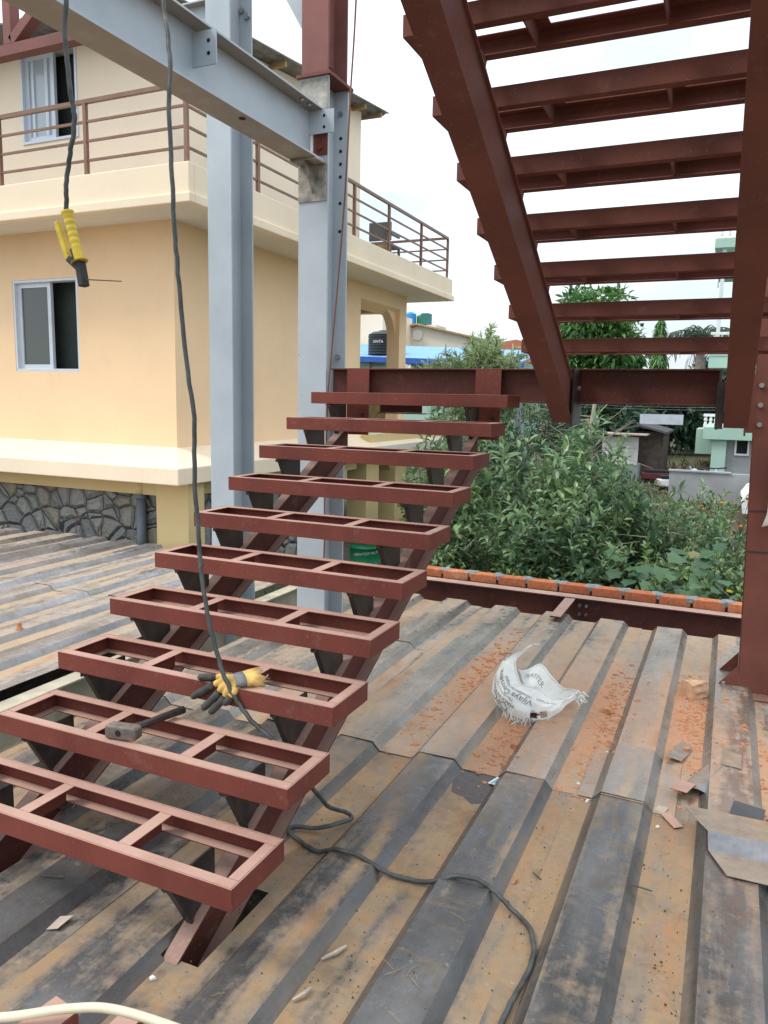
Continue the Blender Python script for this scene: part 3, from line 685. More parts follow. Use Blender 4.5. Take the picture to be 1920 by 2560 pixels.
# side porch: wall with an arched opening between two pillars, in the plane of the side wall
mb = MB()
mb.box(XW-.28, XW, 10.75, 11.22, .8, 3.775)
mb.box(XW-.28, XW, 13.04, 13.40, .8, 3.775)
mb.prism([(XW, 3.49), (XW, 3.775), (XW-.28, 3.775), (XW-.28, 3.36)], 'y', 11.22, 13.04)
hn = [(12.45, 3.50)]+[(12.45+.59*math.sin(a), 2.90+.56*math.cos(a)) for a in [math.pi/2*k/10 for k in range(11)]]+[(13.04, 3.50)]
mb.prism([p for p in hn][::-1], 'x', XW-.28, XW-.10)
mb.box(-8, XW-.28, 13.1, 13.4, 3.45, 3.775)
mb.build('porch_arch', MT['wall_low'], house)
MB().box(-8, E_+.02, 10.8, 15.6, .62, .80).build('porch_floor', MT['cream'], house)
mb = MB(); mb.box(-3.55, -3.35, 11.0, 15.5, .80, 1.0)
for y in (10.95, 12.3, 15.2): mb.box(XW-.1, XW+.3, y, y+.55, -1.1, .62)
mb.prism([(11.5, .62), (12.3, .62), (12.3, .25), (12.05, .50)], 'x', XW-.1, XW+.2); mb.build('porch_pillars', MT['pillar'], house)
MB().box(-6.2, -6.0, 11.3, 18, .8, 2.0).build('porch_back_wall', MT['gold'], house)
mb = MB()
for i in range(7): mb.box(-5.95, -5.92, 13.6+i*.26, 13.72+i*.26, .9, 1.6)
mb.build('porch_slats', MT['slat'], house)

# railing
t = thing('balcony_railing', 'brown metal railing with four rails round the house balcony', 'railing', (-3.03, 5.41, 4.02))
RX, RY, RB = -3.03, 5.44, 13.95
for i, (z, h) in enumerate(((5.02, .045), (4.80, .026), (4.585, .026), (4.37, .026))):
    MB().box(-12, RX, RY-h/2, RY+h/2, z-h/2, z+h/2).box(RX-h/2, RX+h/2, RY+h/2, RB, z-h/2, z+h/2).box(-9, RX-h/2, RB-h, RB, z-h/2, z+h/2).build('rail', MT['rail'], t)
ps = [(x, RY) for x in (-4.49, -5.92, -7.4, -8.9)]+[(RX, RY)]+[(RX, y) for y in (6.84, 8.2, 9.57, 10.92, 12.45, RB)]+[(x, RB) for x in (-5.2, -7.4)]
for x, y in ps: MB().box(x-.022, x+.022, y-.022, y+.022, 3.95, 5.0).build('post', MT['rail'], t)
# chair and bricks on the balcony
t = thing('plastic_chair', 'grey plastic chair standing behind the far balcony rail', 'chair', (-3.38, 11.5, 4.02))
ch = MB()
ch.box(-3.60, -3.16, 11.3, 11.34, 4.50, 4.82).build('backrest', MT['plastic_g'], t, bevel=.01)
MB().box(-3.6, -3.16, 11.3, 11.74, 4.40, 4.44).build('seat', MT['plastic_g'], t, bevel=.01)
for x in (-3.58, -3.18):
    for y in (11.32, 11.72): MB().box(x-.02, x+.02, y-.02, y+.02, 4.02, 4.40).build('leg', MT['plastic_g'], t)
    MB().box(x-.02, x+.02, 11.32, 11.72, 4.60, 4.63).build('armrest', MT['plastic_g'], t)
tag(MB().box(-3.30, -3.10, 10.98, 11.15, 4.02, 4.36).build('timber_block', MT['timber'], org=(-3.2, 11.05, 4.02), bevel=.02), 'brown timber block beside the grey chair on the balcony', 'timber block')

# rebar stubs along the stone wall
rnd = random.Random(2)
for i, x in enumerate((-5.56, -4.96, -4.62)):
    tag(MB().tube([(x, 5.47+.03*i, -.25), (x+.01, 5.48+.03*i, -.02+.09*(i % 2))], .007, 6).build('rebar_stub', MT['rope'], org=(x, 5.47, -.25)), ['thin rebar stub at the deck end farthest from the yellow pillar', 'tallest thin rebar stub at the middle of the stone wall', 'thin rebar stub nearest the grey drainpipe'][i], 'rebar', 'rebar stubs')

# ------------------------------------------------------------------ cables, rope, hose
def wob(P, seed, a=.0022):
    rn = random.Random(seed); return [P[0]]+[p+Vector((rn.uniform(-a, a), rn.uniform(-a, a), rn.uniform(-a, a)*.5)) for p in P[1:-1]]+[P[-1]]
pts = [(.33, 1.05, 3.75), (.375, 1.0, 3.288), (.418, .97, 3.161), (.462, .93, 2.979), (.477, .90, 2.834), (.508, .87, 2.581), (.552, .83, 2.316), (.582, .81, 2.148), (.626, .79, 1.846), (.688, .76, 1.568), (.711, .73, 1.289), (.748, .71, 1.018), (.769, .69, .93), (.82, .665, .766), (.868, .652, .64), (.913, .638, .555), (.975, .634, .465), (1.06, .632, .385), (1.145, .634, .335), (1.22, .70, .20), (1.262, .86, -.02), (1.268, 1.02, -.13), (1.30, 1.02, -.150), (1.29, .955, -.14), (1.20, .88, -.150), (1.10, .855, -.158), (1.11, .815, -.158), (1.19, .78, -.165), (1.28, .757, -.166), (1.366, .746, -.127), (1.47, .742, -.123), (1.58, .743, -.158), (1.70, .752, -.166), (1.776, .757, -.150), (1.86, .79, -.123), (1.955, .80, -.123), (2.04, .775, -.150), (2.08, .755, -.165), (2.17, .678, -.166), (2.214, .526, -.164), (2.20, .344, -.164), (2.19, .15, -.165), (2.23, -.3, -.155), (2.3, -.8, -.12), (2.4, -1.5, -.12)]
tag(MB().tube(wob(spline(pts, 6), 1), .0092, 10).build('welding_cable', MT['cable'], org=(1.2, .7, -.16), smooth=True), 'dark welding cable hanging past the treads and snaking over the deck', 'cable')
cab = [(-.14, .45, 3.77), (.10, .52, 3.50), (.27, .55, 3.22), (.296, .55, 3.103), (.283, .55, 3.01), (.291, .55, 2.896), (.301, .55, 2.797), (.316, .55, 2.713), (.31, .55, 2.631), (.284, .55, 2.55), (.263, .55, 2.451), (.256, .55, 2.345)]
t = thing('electrode_holder', 'yellow handled welding electrode holder dangling from its black cable', 'welding tool', (.264, .55, 2.35))
MB().tube(wob(spline(cab, 6), 2), .0090, 10).build('lead', MT['cable'], t, smooth=True)
A, B = Vector((.262, .55, 2.353)), Vector((.322, .545, 2.163))
ax = (B-A); h = MB(); P_, Rr = [], []
for i in range(33):
    u = i/32; r = .0215-.004*u
    if i in (5, 9, 13, 17, 21): r -= .0035
    if i < 2: r += .003
    P_.append(A+ax*u); Rr.append(r)
h.tube(P_, Rr, 16).build('handle', MT['yellow'], t, smooth=True)
MB().tube([B-ax*.03, B+ax*.0, B+ax*.012], [.016, .033, .030], 20).build('guard', MT['yellow'], t)
def obox(a, b, w, d, m):
    a, b = Vector(a), Vector(b); q = (b-a).to_track_quat('Z', 'Y').to_matrix().to_4x4(); q.translation = a
    return m.box(-w/2, w/2, -d/2, d/2, 0, (b-a).length, q)
obox((.214, .545, 2.318), (.268, .545, 2.172), .026, .022, MB()).build('lever', MT['yellow'], t, bevel=.004)
mb = obox((.322, .545, 2.165), (.340, .545, 2.068), .036, .028, MB()); obox((.270, .545, 2.176), (.318, .545, 2.140), .03, .024, mb); obox((.285, .545, 2.215), (.312, .545, 2.15), .016, .018, mb)
mb.build('jaw', MT['char'], t, bevel=.004)
MB().cyl((.338, .545, 2.095), (.478, .60, 2.090), .0022, 6).build('electrode', MT['rope'], t)

tag(MB().tube(spline([(.25, 3.12, 5.6), (.19, 3.15, 4.27), (.158, 3.15, 3.70), (.12, 3.16, 3.05), (.053, 3.18, 2.375), (-.001, 3.20, 1.924), (-.035, 3.22, 1.625), (-.05, 3.235, 1.2), (-.067, 3.25, .90), (-.065, 3.25, .6), (-.075, 3.25, .30)], 10), .0065, 6).build('rope', MT['rope'], org=(.19, 3.15, 4.2)), 'thin rust brown rope hanging down beside the second grey column', 'rope')
tag(MB().tube(spline([(.55, -.66, -.06), (.80, -.575, -.03), (.996, -.497, -.018), (1.145, -.399, -.012), (1.259, -.344, -.016), (1.453, -.291, -.05), (1.75, -.22, -.115), (2.2, -.16, -.125), (2.35, -.2, -.125)], 8), .0125, 12).build('conduit', MT['hose'], org=(1.1, -.4, -.1), smooth=True), 'cream plastic conduit curving across the bottom left corner', 'conduit')
def channel_piece(o, L_, w, h, rz, rx=0):
    m_ = Matrix.Translation(o) @ Euler((rx, 0, rz)).to_matrix().to_4x4()
    return MB().box(-w/2, w/2, 0, L_, h-.006, h, m_).box(-w/2, -w/2+.006, 0, L_, 0, h-.006, m_).box(w/2-.006, w/2, 0, L_, 0, h-.006, m_)
tag(channel_piece((1.02, -.85, -.135), .50, .10, .085, R(-8)).build('channel_offcut', MT['primer'], org=(1.02, -.6, -.135), bevel=.002), 'red steel channel offcut under the cream conduit, left one of the pair', 'steel offcut')
tag(channel_piece((1.235, -.80, -.178), .55, .07, .07, R(0)).build('channel_offcut', MT['primer'], org=(1.235, -.5, -.178), bevel=.002), 'narrower red steel channel offcut lying right of its pair under the conduit', 'steel offcut')
for o in bpy.data.objects:
    if o.name.startswith('channel_offcut'): o['group'] = 'red channel offcuts under the conduit'

# white rag on the post
mb = MB(); nU, nV = 6, 12
for j in range(nV+1):
    for i in range(nU+1):
        u, v = i/nU, j/nV
        mb.v.append((2.94+.13*u-.05*v*v*(1-u)+.01*math.sin(v*9), 3.36-.03*math.sin(u*7+v*5), 1.42-.46*v-.09*abs(u-.3)*v))
mb.f = [(j*(nU+1)+i, j*(nU+1)+i+1, (j+1)*(nU+1)+i+1, (j+1)*(nU+1)+i) for j in range(nV) for i in range(nU)]
tag(mb.build('rag', MT['cloth'], org=(3.0, 3.38, 1.4), solid=.004, smooth=True), 'white cloth rag hanging on the red post at the right edge', 'rag')

# ------------------------------------------------------------------ glove on the third tread
t = thing('work_glove', 'worn yellow and grey leather work glove draped over the front edge of the third tread', 'glove', (.92, .68, .51))
W_ = Vector((.955, .685, .528))
mb = MB()
base = [(.868, .683, .528), (.888, .652, .526), (.905, .642, .511), (.932, .638, .500), (.958, .638, .494)]
mid = [(.825, .665, .526), (.838, .638, .495), (.875, .632, .468), (.905, .630, .452), (.938, .630, .462)]
tip = [(.776, .645, .524), (.757, .629, .440), (.816, .622, .403), (.853, .620, .394), (.915, .630, .440)]
for b_, m_ in zip(base, mid):
    b_, m_ = Vector(b_), Vector(m_); mb.tube([W_, (W_+b_)/2, b_, b_*.45+m_*.55], [.021, .018, .0145, .0135], 10)
mb.tube([W_, W_+Vector((-.03, -.01, 0)), Vector((.90, .665, .524))], [.022, .026, .02], 10)
pm = mb.build('palm', MT['leather_y'], t, smooth=True)
md = pm.modifiers.new('fuse', 'REMESH'); md.mode = 'VOXEL'; md.voxel_size = .004; md.use_smooth_shade = True
md = pm.modifiers.new('soft', 'SMOOTH'); md.iterations = 3
for k, (b_, m_, t_) in enumerate(zip(base, mid, tip)):
    b_, m_, t_ = Vector(b_), Vector(m_), Vector(t_); s_ = b_*.35+m_*.65 if k else b_*.5+m_*.5
    d = (t_-m_).normalized()
    MB().tube(spline([s_, m_, (m_+t_)/2, t_-d*.012, t_-d*.003, t_], 3), [.0155]*9+[.0155, .0155, .0152, .0145, .013, .010, .004][0:7], 12).build('finger', MT['leather_b'], t, smooth=True) if False else \
        MB().tube([s_, m_, (m_+t_)/2, t_-d*.012, t_-d*.004, t_], [.0148, .0155, .0155, .0145, .0105, .004], 12).build('finger', MT['leather_b'], t, smooth=True)
def ring(c, d, w, h, n=20, seed=0):
    d = Vector(d).normalized(); s_ = d.cross(Vector((0, 0, 1))).normalized(); u = s_.cross(d)
    return [Vector(c)+s_*w*math.cos(2*math.pi*k/n)+u*h*math.sin(2*math.pi*k/n) for k in range(n)]
def loft(rings, cap=False):
    mb = MB(); n = len(rings[0])
    for r in rings: mb.v += [tuple(p) for p in r]
    mb.f = [(j*n+k, j*n+(k+1) % n, (j+1)*n+(k+1) % n, (j+1)*n+k) for j in range(len(rings)-1) for k in range(n)]
    return mb
dv = Vector((.62, .72, .02)); c0 = Vector((.935, .668, .530))
loft([ring(c0, dv, .044, .019), ring(c0+dv*.02, dv, .050, .022), ring(c0+dv*.045, dv, .053, .023)]).build('wrist_strap', MT['leather_g'], t, smooth=True, solid=.003)
rnd = random.Random(4)
R3 = ring(c0+dv*.115+Vector((0, 0, -.004)), dv, .068, .026); R3 = [p+Vector((rnd.uniform(-.008, .008), rnd.uniform(-.008, .010), rnd.uniform(-.006, .006))) for p in R3]
loft([ring(c0+dv*.042, dv, .051, .021), ring(c0+dv*.075, dv, .060, .025), R3]).build('cuff', MT['leather_y'], t, smooth=True, solid=.004)
mb = MB()
for p in R3:
    for q in range(3): mb.tube([p, p+Vector((rnd.uniform(-.006, .016), rnd.uniform(-.004, .016), rnd.uniform(-.01, .012)))], .0011, 4)
mb.build('frayed_threads', MT['paper'], t)

# ------------------------------------------------------------------ hammer on the second tread
t = thing('sledge_hammer', 'short sledge hammer with dark handle lying on the second tread', 'hammer', (.63, .37, .34))
q = Matrix.Translation((.628, .378, .3445)) @ Euler((0, 0, R(9))).to_matrix().to_4x4()
prof = [(-.066, .004), (-.060, 0), (.060, 0), (.068, .006), (.068, .046), (.058, .052), (-.058, .052), (-.066, .046)]
hd = MB().prism(prof, 'y', -.026, .026, q).build('head', MT['iron'], t, bevel=.006)
MB().cyl(q @ Vector((-.006, -.0275, .027)), q @ Vector((-.006, -.024, .027)), .0125, 12).build('eye_hole', MT['hole'], hd)
MB().tube([q @ Vector((.0, .024, .027)), (.655, .46, .371), (.668, .56, .366), (.685, .665, .361)], [.0145, .0145, .0155, .0165], 8).build('handle', MT['wood_h'], t)

# ------------------------------------------------------------------ cement sack
t = thing('cement_sack', 'torn white woven cement sack slumped open on the dusty decking', 'sack', (1.72, 2.6, -.16))
def resample(P, n):
    P = spline(P, 8); d = [0]
    for a, b in zip(P, P[1:]): d.append(d[-1]+(b-a).length)
    o, j = [], 0
    for i in range(n):
        s = d[-1]*i/(n-1)
        while j < len(P)-2 and d[j+1] < s: j += 1
        o.append(P[j].lerp(P[j+1], min(1, (s-d[j])/max(1e-9, d[j+1]-d[j]))))
    return o
NU, NV = 56, 22
outer = resample([(1.64, 2.78, .17), (1.572, 2.72, .103), (1.503, 2.68, .053), (1.472, 2.62, -.017), (1.472, 2.58, -.063), (1.486, 2.54, -.106), (1.521, 2.5, -.128), (1.57, 2.44, -.134), (1.63, 2.40, -.160), (1.691, 2.37, -.169), (1.757, 2.38, -.151), (1.835, 2.4, -.136), (1.903, 2.46, -.101), (1.931, 2.52, -.074), (1.977, 2.6, -.045)], NU)
lip = resample([(1.672, 2.785, .176), (1.611, 2.74, .126), (1.583, 2.68, .089), (1.605, 2.62, .048), (1.635, 2.58, .007), (1.668, 2.54, -.003), (1.763, 2.5, -.001), (1.854, 2.48, -.034), (1.909, 2.52, -.050), (1.972, 2.61, -.026)], NU)
def S(u, v):
    u = min(max(u, 0), 1); a = u*(NU-1); i = min(int(a), NU-2); k = a-i
    p0 = outer[i].lerp(outer[i+1], k); p1 = lip[i].lerp(lip[i+1], k); p = p0.lerp(p1, v)
    bl = math.sin(math.pi*min(1, max(0, v)))*math.sin(math.pi*u)**.7
    p = p+Vector((-.02, -.055, .035))*bl
    p = p+Vector((0, -.6, .5))*(.010*math.sin(u*31+v*6)*math.sin(math.pi*v)*.9+.006*math.sin(u*57-v*9)*math.sin(math.pi*v)+.005*math.sin(v*17+u*5)*math.sin(math.pi*u))
    return p
mb = MB()
for j in range(NV+1):
    for i in range(NU): mb.v.append(tuple(S(i/(NU-1), j/NV)))
mb.f = [(j*NU+i, j*NU+i+1, (j+1)*NU+i+1, (j+1)*NU+i) for j in range(NV) for i in range(NU-1)
        if not (.665 < i/NU < .765 and .05 < j/NV < .26+.06*math.sin(i*1.7) and not (i % 5 == 0 and j < 4))]
mb.build('front_sheet', MT['sack'], t, smooth=True, solid=.0025)
back = resample([(1.598, 2.665, .05), (1.585, 2.76, .0), (1.588, 2.86, -.040), (1.615, 2.93, -.045), (1.667, 2.97, -.015), (1.701, 2.95, -.02), (1.766, 2.88, -.05), (1.863, 2.76, -.068), (1.946, 2.66, -.030), (1.975, 2.62, -.03)], NU)
low = [p.lerp(Vector((1.68, 2.62, -.155)), .35) for p in outer]; low = [Vector((p.x, p.y+.04, max(-.172, min(p.z, -.12)))) for p in low]
def S2(u, v):
    a = min(max(u, 0), 1)*(NU-1); i = min(int(a), NU-2); k = a-i
    p = back[i].lerp(back[i+1], k).lerp(low[i].lerp(low[i+1], k), v)
    return p+Vector((0, .05, -.02))*math.sin(math.pi*v)*math.sin(math.pi*u)+Vector((0, .008, .006))*math.sin(u*37+v*7)*math.sin(math.pi*v)
mb = MB()
for j in range(13):
    for i in range(NU): mb.v.append(tuple(S2(i/(NU-1), j/12)))
mb.f = [(j*NU+i, j*NU+i+1, (j+1)*NU+i+1, (j+1)*NU+i) for j in range(12) for i in range(NU-1) if not (.50 < i/NU < .58 and .35 < j/12 < .62+(i/NU-.54)*3)]
mb.build('back_sheet', MT['sack'], t, smooth=True, solid=.0025)
mb = MB(); mb.tube([p+Vector((0, .003, .003)) for p in back[6:]], .0055, 8); mb.tube([p+Vector((0, 0, .002)) for p in lip[4:]], .004, 8)
kn = Vector((1.985, 2.62, -.035)); rnd = random.Random(9)
mb.build('rolled_hem', MT['sack'], t, smooth=True)
mb = MB()
for k in range(46):
    a = rnd.uniform(0, 6.28); p = kn+Vector((rnd.uniform(-.02, .02), rnd.uniform(-.03, .03), rnd.uniform(-.035, .02))); mb.tube([p, p+Vector((rnd.uniform(-.01, .035), rnd.uniform(-.02, .02), rnd.uniform(-.03, .01)))], [.005, .0025], 5)
for k in range(40):
    u = rnd.uniform(.52, .82); p = S(u, rnd.choice((.02, .06, .28, .05))); q_ = p+Vector((rnd.uniform(-.02, .02), rnd.uniform(-.05, -.01), -rnd.uniform(.005, .03))); q_.z = max(q_.z, -.172); mb.tube([p, q_], .0014, 4)
p = lip[0]
for k in range(6): mb.tube([p, p+Vector((rnd.uniform(-.005, .035), rnd.uniform(-.01, .01), rnd.uniform(-.01, .012)))], [.005, .002], 5)
mb.build('frayed_threads', MT['sack'], t)
def text_mesh(s, size):
    cu = bpy.data.curves.new('text', 'FONT'); cu.body = s; cu.size = size; cu.align_x = 'CENTER'; cu.align_y = 'CENTER'; cu.fill_mode = 'BOTH'; cu.offset = 0
    o = bpy.data.objects.new('text', cu); col.objects.link(o); dg = bpy.context.evaluated_depsgraph_get()
    me = bpy.data.meshes.new_from_object(o.evaluated_get(dg)); bpy.data.objects.remove(o); bpy.data.curves.remove(cu)
    b = bmesh.new(); b.from_mesh(me); bpy.data.meshes.remove(me)
    bmesh.ops.triangulate(b, faces=b.faces); bmesh.ops.subdivide_edges(b, edges=[e for e in b.edges if e.calc_length() > size*.25], cuts=2, use_grid_fill=True)
    bmesh.ops.triangulate(b, faces=b.faces)
    v = [tuple(x.co) for x in b.verts]; b.verts.index_update(); f = [tuple(x.index for x in fc.verts) for fc in b.faces]; b.free(); return v, f
def print_on(fn, s, size, u0, v0, ku, kv, mb, off):
    v, f = text_mesh(s, size)
    o = []
    for x, y, z in v:
        u, vv = u0-x/ku, v0-y/kv; p = fn(u, vv)
        n = (fn(u+.01, vv)-fn(u-.01, vv)).cross(fn(u, vv+.01)-fn(u, vv-.01)).normalized()
        if n.dot(Vector((-.1, -.8, .5))) < 0: n = -n
        o.append(tuple(p+n*off))
    mb.add(o, f)
mb = MB()
for s_, sz, u0, v0 in (('OPC', .066, .46, .17), ('MADE IN NEPAL', .032, .44, .32), ('Manufactured by :', .024, .45, .44), ('Vijaya Cement', .054, .48, .58), ('Nawalparasi, Nepal', .030, .50, .73), ('PP 53', .050, .13, .45), ('PORTLAND', .034, .80, .74), ('50 KG NET', .036, .60, .08)):
    mb = MB(); print_on(S, s_, sz, u0, v0, .78, .25, mb, .0032); mb.build('print', MT['ink'], t)
v, f = text_mesh('MASTER', .055); mb = MB()
mb.add([tuple(S2(.47+x/.85, .27-y/.34)+Vector((-.001, -.0042, .002))) for x, y, z in v], f)
mb.build('print', MT['ink'], t)

# ------------------------------------------------------------------ brick lumps, offcuts, litter
def lump(o, s, seed, m, name, label, cat, group=None):
    rnd = random.Random(seed); b = bmesh.new(); bmesh.ops.create_cube(b, size=1); bmesh.ops.subdivide_edges(b, edges=b.edges, cuts=3, use_grid_fill=True)
    for v in b.verts:
        c = v.co.copy(); v.co = Vector((c.x*s[0], c.y*s[1], c.z*s[2]))
        k = 1-.22*max(0, c.length-.55)
        v.co *= k; v.co += Vector([rnd.uniform(-1, 1)*.07*min(s) for _ in range(3)])
    for pl in range(3):
        n = Vector([rnd.uniform(-1, 1), rnd.uniform(-1, 1), rnd.uniform(0, 1)]).normalized(); r = bmesh.ops.bisect_plane(b, geom=b.verts[:]+b.edges[:]+b.faces[:], plane_co=n*min(s)*.42, plane_no=n, clear_outer=True); bmesh.ops.holes_fill(b, edges=b.edges)
    zmin = min(v.co.z for v in b.verts); me = bpy.data.meshes.new(name)
    for v in b.verts: v.co.z -= zmin
    b.to_mesh(me); b.free(); me.materials.append(m)
    ob = bpy.data.objects.new(name, me); col.objects.link(ob); ob.location = o; ob.rotation_euler.z = rnd.uniform(0, 6)
    return tag(ob, label, cat, group)
lump((2.575, 3.30, -.181), (.17, .13, .105), 3, MT['lump'], 'brick_lump', 'large broken brick lump beside the foot of the red post', 'brick lump')
lump((2.14, 2.80, -.181), (.085, .06, .034), 5, MT['rubble'], 'brick_lump', 'flat orange brick fragment right of the cement sack', 'brick lump')
lump((1.74, 2.08, -.181), (.06, .045, .025), 8, MT['rubble'], 'brick_lump', 'small orange brick fragment just in front of the cement sack', 'brick lump')
lump((2.60, 2.45, -.181), (.06, .05, .028), 12, MT['rubble'], 'brick_lump', 'small orange brick fragment above the bent grey offcuts', 'brick lump')
def scatter(name, n, areas, smin, smax, m, seed, flat=.45, label=None):
    rnd = random.Random(seed); mb = MB(); k = 0
    while k < n:
        cx, cy, sx, sy = rnd.choice(areas); x, y = rnd.gauss(cx, sx), rnd.gauss(cy, sy)
        if not (1.0 < x < 3.3 and -1.2 < y < 4.6): continue
        z = rib_z(x)
        if -.178 < z < -.139: continue
        if z > -.14 and rnd.random() < .6: continue
        s = smin*(smax/smin)**(rnd.random()**1.7); a = rnd.uniform(0, 6.28); h = s*flat*rnd.uniform(.4, 1); N_ = rnd.choice((4, 5, 6)); e = rnd.uniform(.4, 1)
        rs = [rnd.uniform(.6, 1)*s for _ in range(N_)]; zo = z+(.007 if y > 1.7 else .003)
        P_ = [(x+rs[i]*math.cos(a+6.283*i/N_), y+rs[i]*e*math.sin(a+6.283*i/N_)) for i in range(N_)]
        mb.add([(p[0], p[1], zo-.004) for p in P_]+[(x+(p[0]-x)*.7, y+(p[1]-y)*.7, zo+h*rnd.uniform(.5, 1)) for p in P_], [tuple(range(N_, 2*N_))]+[(i, (i+1) % N_, N_+(i+1) % N_, N_+i) for i in range(N_)]); k += 1
    return tag(mb.build(name, m), label, None, None, 'stuff')
scatter('brick_rubble', 1300, ((2.18, 2.78, .07, .45), (2.18, 2.3, .07, .35), (2.63, 2.7, .06, .30), (2.62, 3.1, .07, .3), (1.70, 2.05, .08, .25), (1.24, 3.1, .06, .5), (1.24, 2.5, .08, .4), (2.90, 2.6, .05, .5), (2.4, 2.7, .3, .5)), .0025, .034, MT['rubble'], 11, .28, 'crumbled orange brick chips strewn in the deck valleys')
scatter('grit', 700, ((2.1, .6, .5, .8), (2.62, 1.2, .12, .9), (1.68, .6, .08, .9), (2.17, .6, .1, .9), (1.25, .4, .1, .5), (2.65, .0, .12, .5)), .0012, .0055, MT['stem'], 12, .8, 'dark grit and crumbs lying on the near decking')
rnd = random.Random(31); mb = MB()
for k in range(90):
    x, y = rnd.uniform(1.3, 2.95), rnd.uniform(-.6, 1.6); z = rib_z(x)
    if -.178 < z < -.139: continue
    a = rnd.uniform(0, 6.28); l = rnd.uniform(.015, .07); d = Vector((math.cos(a), math.sin(a), 0))*l
    mb.tube([(x, y, z+.004), (x+d.x*.5+rnd.uniform(-.006, .006), y+d.y*.5, z+.007), (x+d.x, y+d.y, z+.004)], .0006, 4)
tag(mb.build('straw', MT['timber']), 'bits of pale straw and fibre on the near decking', None, None, 'stuff')
# bent offcuts of decking, right side
def plate(name, poly, z, m, label, cat, group, tilt=(0, 0), fold=None, th=.0022):
    cx = sum(p[0] for p in poly)/len(poly); cy = sum(p[1] for p in poly)/len(poly)
    mb = MB(); N_ = len(poly); zz = lambda p: z+tilt[0]*(p[0]-cx)+tilt[1]*(p[1]-cy)
    mb.add([(p[0], p[1], zz(p)+th) for p in poly]+[(p[0], p[1], zz(p)) for p in poly], [tuple(range(N_)), tuple(range(2*N_-1, N_-1, -1))]+[(i, N_+i, N_+(i+1) % N_, (i+1) % N_) for i in range(N_)])
    return tag(mb.build(name, m, org=(cx, cy, z)), label, cat, group)
def folded(name, pts, dirn, length, m, label, cat, group, skew=0., th=.0022):
    """sheet bent along parallel folds: pts is the (across, z) section swept along dirn"""
    d = Vector(dirn).normalized(); mb = MB()
    for j in range(2):
        for i, (p, z) in enumerate(pts): mb.v.append((p[0]+d.x*length*j+(skew[i] if skew else 0)*d.x*(1-j), p[1]+d.y*length*j+(skew[i] if skew else 0)*d.y*(1-j), z))
    n = len(pts); mb.f = [(i, i+1, n+i+1, n+i) for i in range(n-1)]
    return tag(mb.build(name, m, org=(*pts[0][0], pts[0][1]), solid=th), label, cat, group)
GR = 'bent offcuts of decking'
folded('sheet_offcut', [((2.575, 1.97), -.172), ((2.60, 1.96), -.140), ((2.665, 1.94), -.132), ((2.705, 1.95), -.150)], (.35, 1), .52, MT['scrap'], 'long bent grey decking offcut leaning on the brown deck valley', 'metal offcut', GR, [0, 0, 0, 0])
plate('sheet_offcut', [(2.50, 2.27), (2.575, 2.26), (2.64, 2.53), (2.565, 2.54)], -.164, MT['scrap'], 'small square grey offcut propped left of the long bent one', 'metal offcut', GR, (-.15, -.05))
plate('sheet_offcut', [(2.76, 2.26), (2.855, 2.25), (2.86, 2.42), (2.78, 2.45)], -.131, MT['scrap'], 'small grey offcut tucked behind the long bent one', 'metal offcut', GR)
plate('sheet_offcut', [(2.545, 1.87), (2.62, 1.84), (2.655, 1.97), (2.575, 2.01)], -.126, MT['primer'], 'red primed offcut lying on the bent grey piece', 'metal offcut', GR, (.05, -.10))
folded('sheet_offcut', [((2.795, 1.255), -.128), ((2.724, 1.405), -.126), ((2.717, 1.485), -.086), ((2.605, 1.69), -.100)], (1, .03), .75, MT['scrap'], 'large folded rusty decking offcut at the right edge', 'metal offcut', GR, [0, 0, 0, 0])
plate('sheet_offcut', [(2.80, 1.74), (2.93, 1.70), (2.95, 1.86), (2.82, 1.89)], -.128, MT['zinc_d'], 'dark flat offcut behind the large folded one', 'metal offcut', GR)
plate('sheet_offcut', [(2.52, 1.70), (2.585, 1.60), (2.62, 1.63), (2.56, 1.73)], -.172, MT['primer'], 'thin red offcut lying flat left of the large folded one', 'metal offcut', GR)
plate('paper_scrap', [(2.49, 1.73), (2.535, 1.71), (2.55, 1.76), (2.505, 1.77)], -.172, MT['paper'], 'pale paper tag beside the thin red offcut', 'paper scrap', 'bits of paper on the deck', (.1, .1))
plate('paper_scrap', [(.63, -.05), (.70, -.035), (.705, .03), (.645, .02)], -.170, MT['paper'], 'pink paper scrap left of the stair foot', 'paper scrap', 'bits of paper on the deck', (.25, .1))
plate('wrapper', [(1.735, 1.62), (1.775, 1.62), (1.80, 1.70), (1.76, 1.70)], -.172, MT['white'], 'white and teal plastic wrapper in the dark puddle stain', 'wrapper', None)
plate('stain', [(1.56, 1.50), (1.60, 1.44), (1.66, 1.46), (1.72, 1.41), (1.775, 1.45), (1.80, 1.58), (1.80, 1.695), (1.59, 1.71), (1.545, 1.60)], -.1785, simple('wet_brown_stain', (.045, .028, .024), .35, var=.5, scale=30), 'dark wet stain at the sheet lap under the wrapper', 'stain', None, th=.0008)
o = plate('wrapper', [(1.748, 1.625), (1.762, 1.625), (1.787, 1.698), (1.772, 1.698)], -.1695, MT['teal'], None, None, None, th=.0006); o.name = 'stripe'
wr = [x for x in bpy.data.objects if x.get('category') == 'wrapper'][0]; o.parent = wr; o.location = Vector(o.location)-Vector(wr.location)
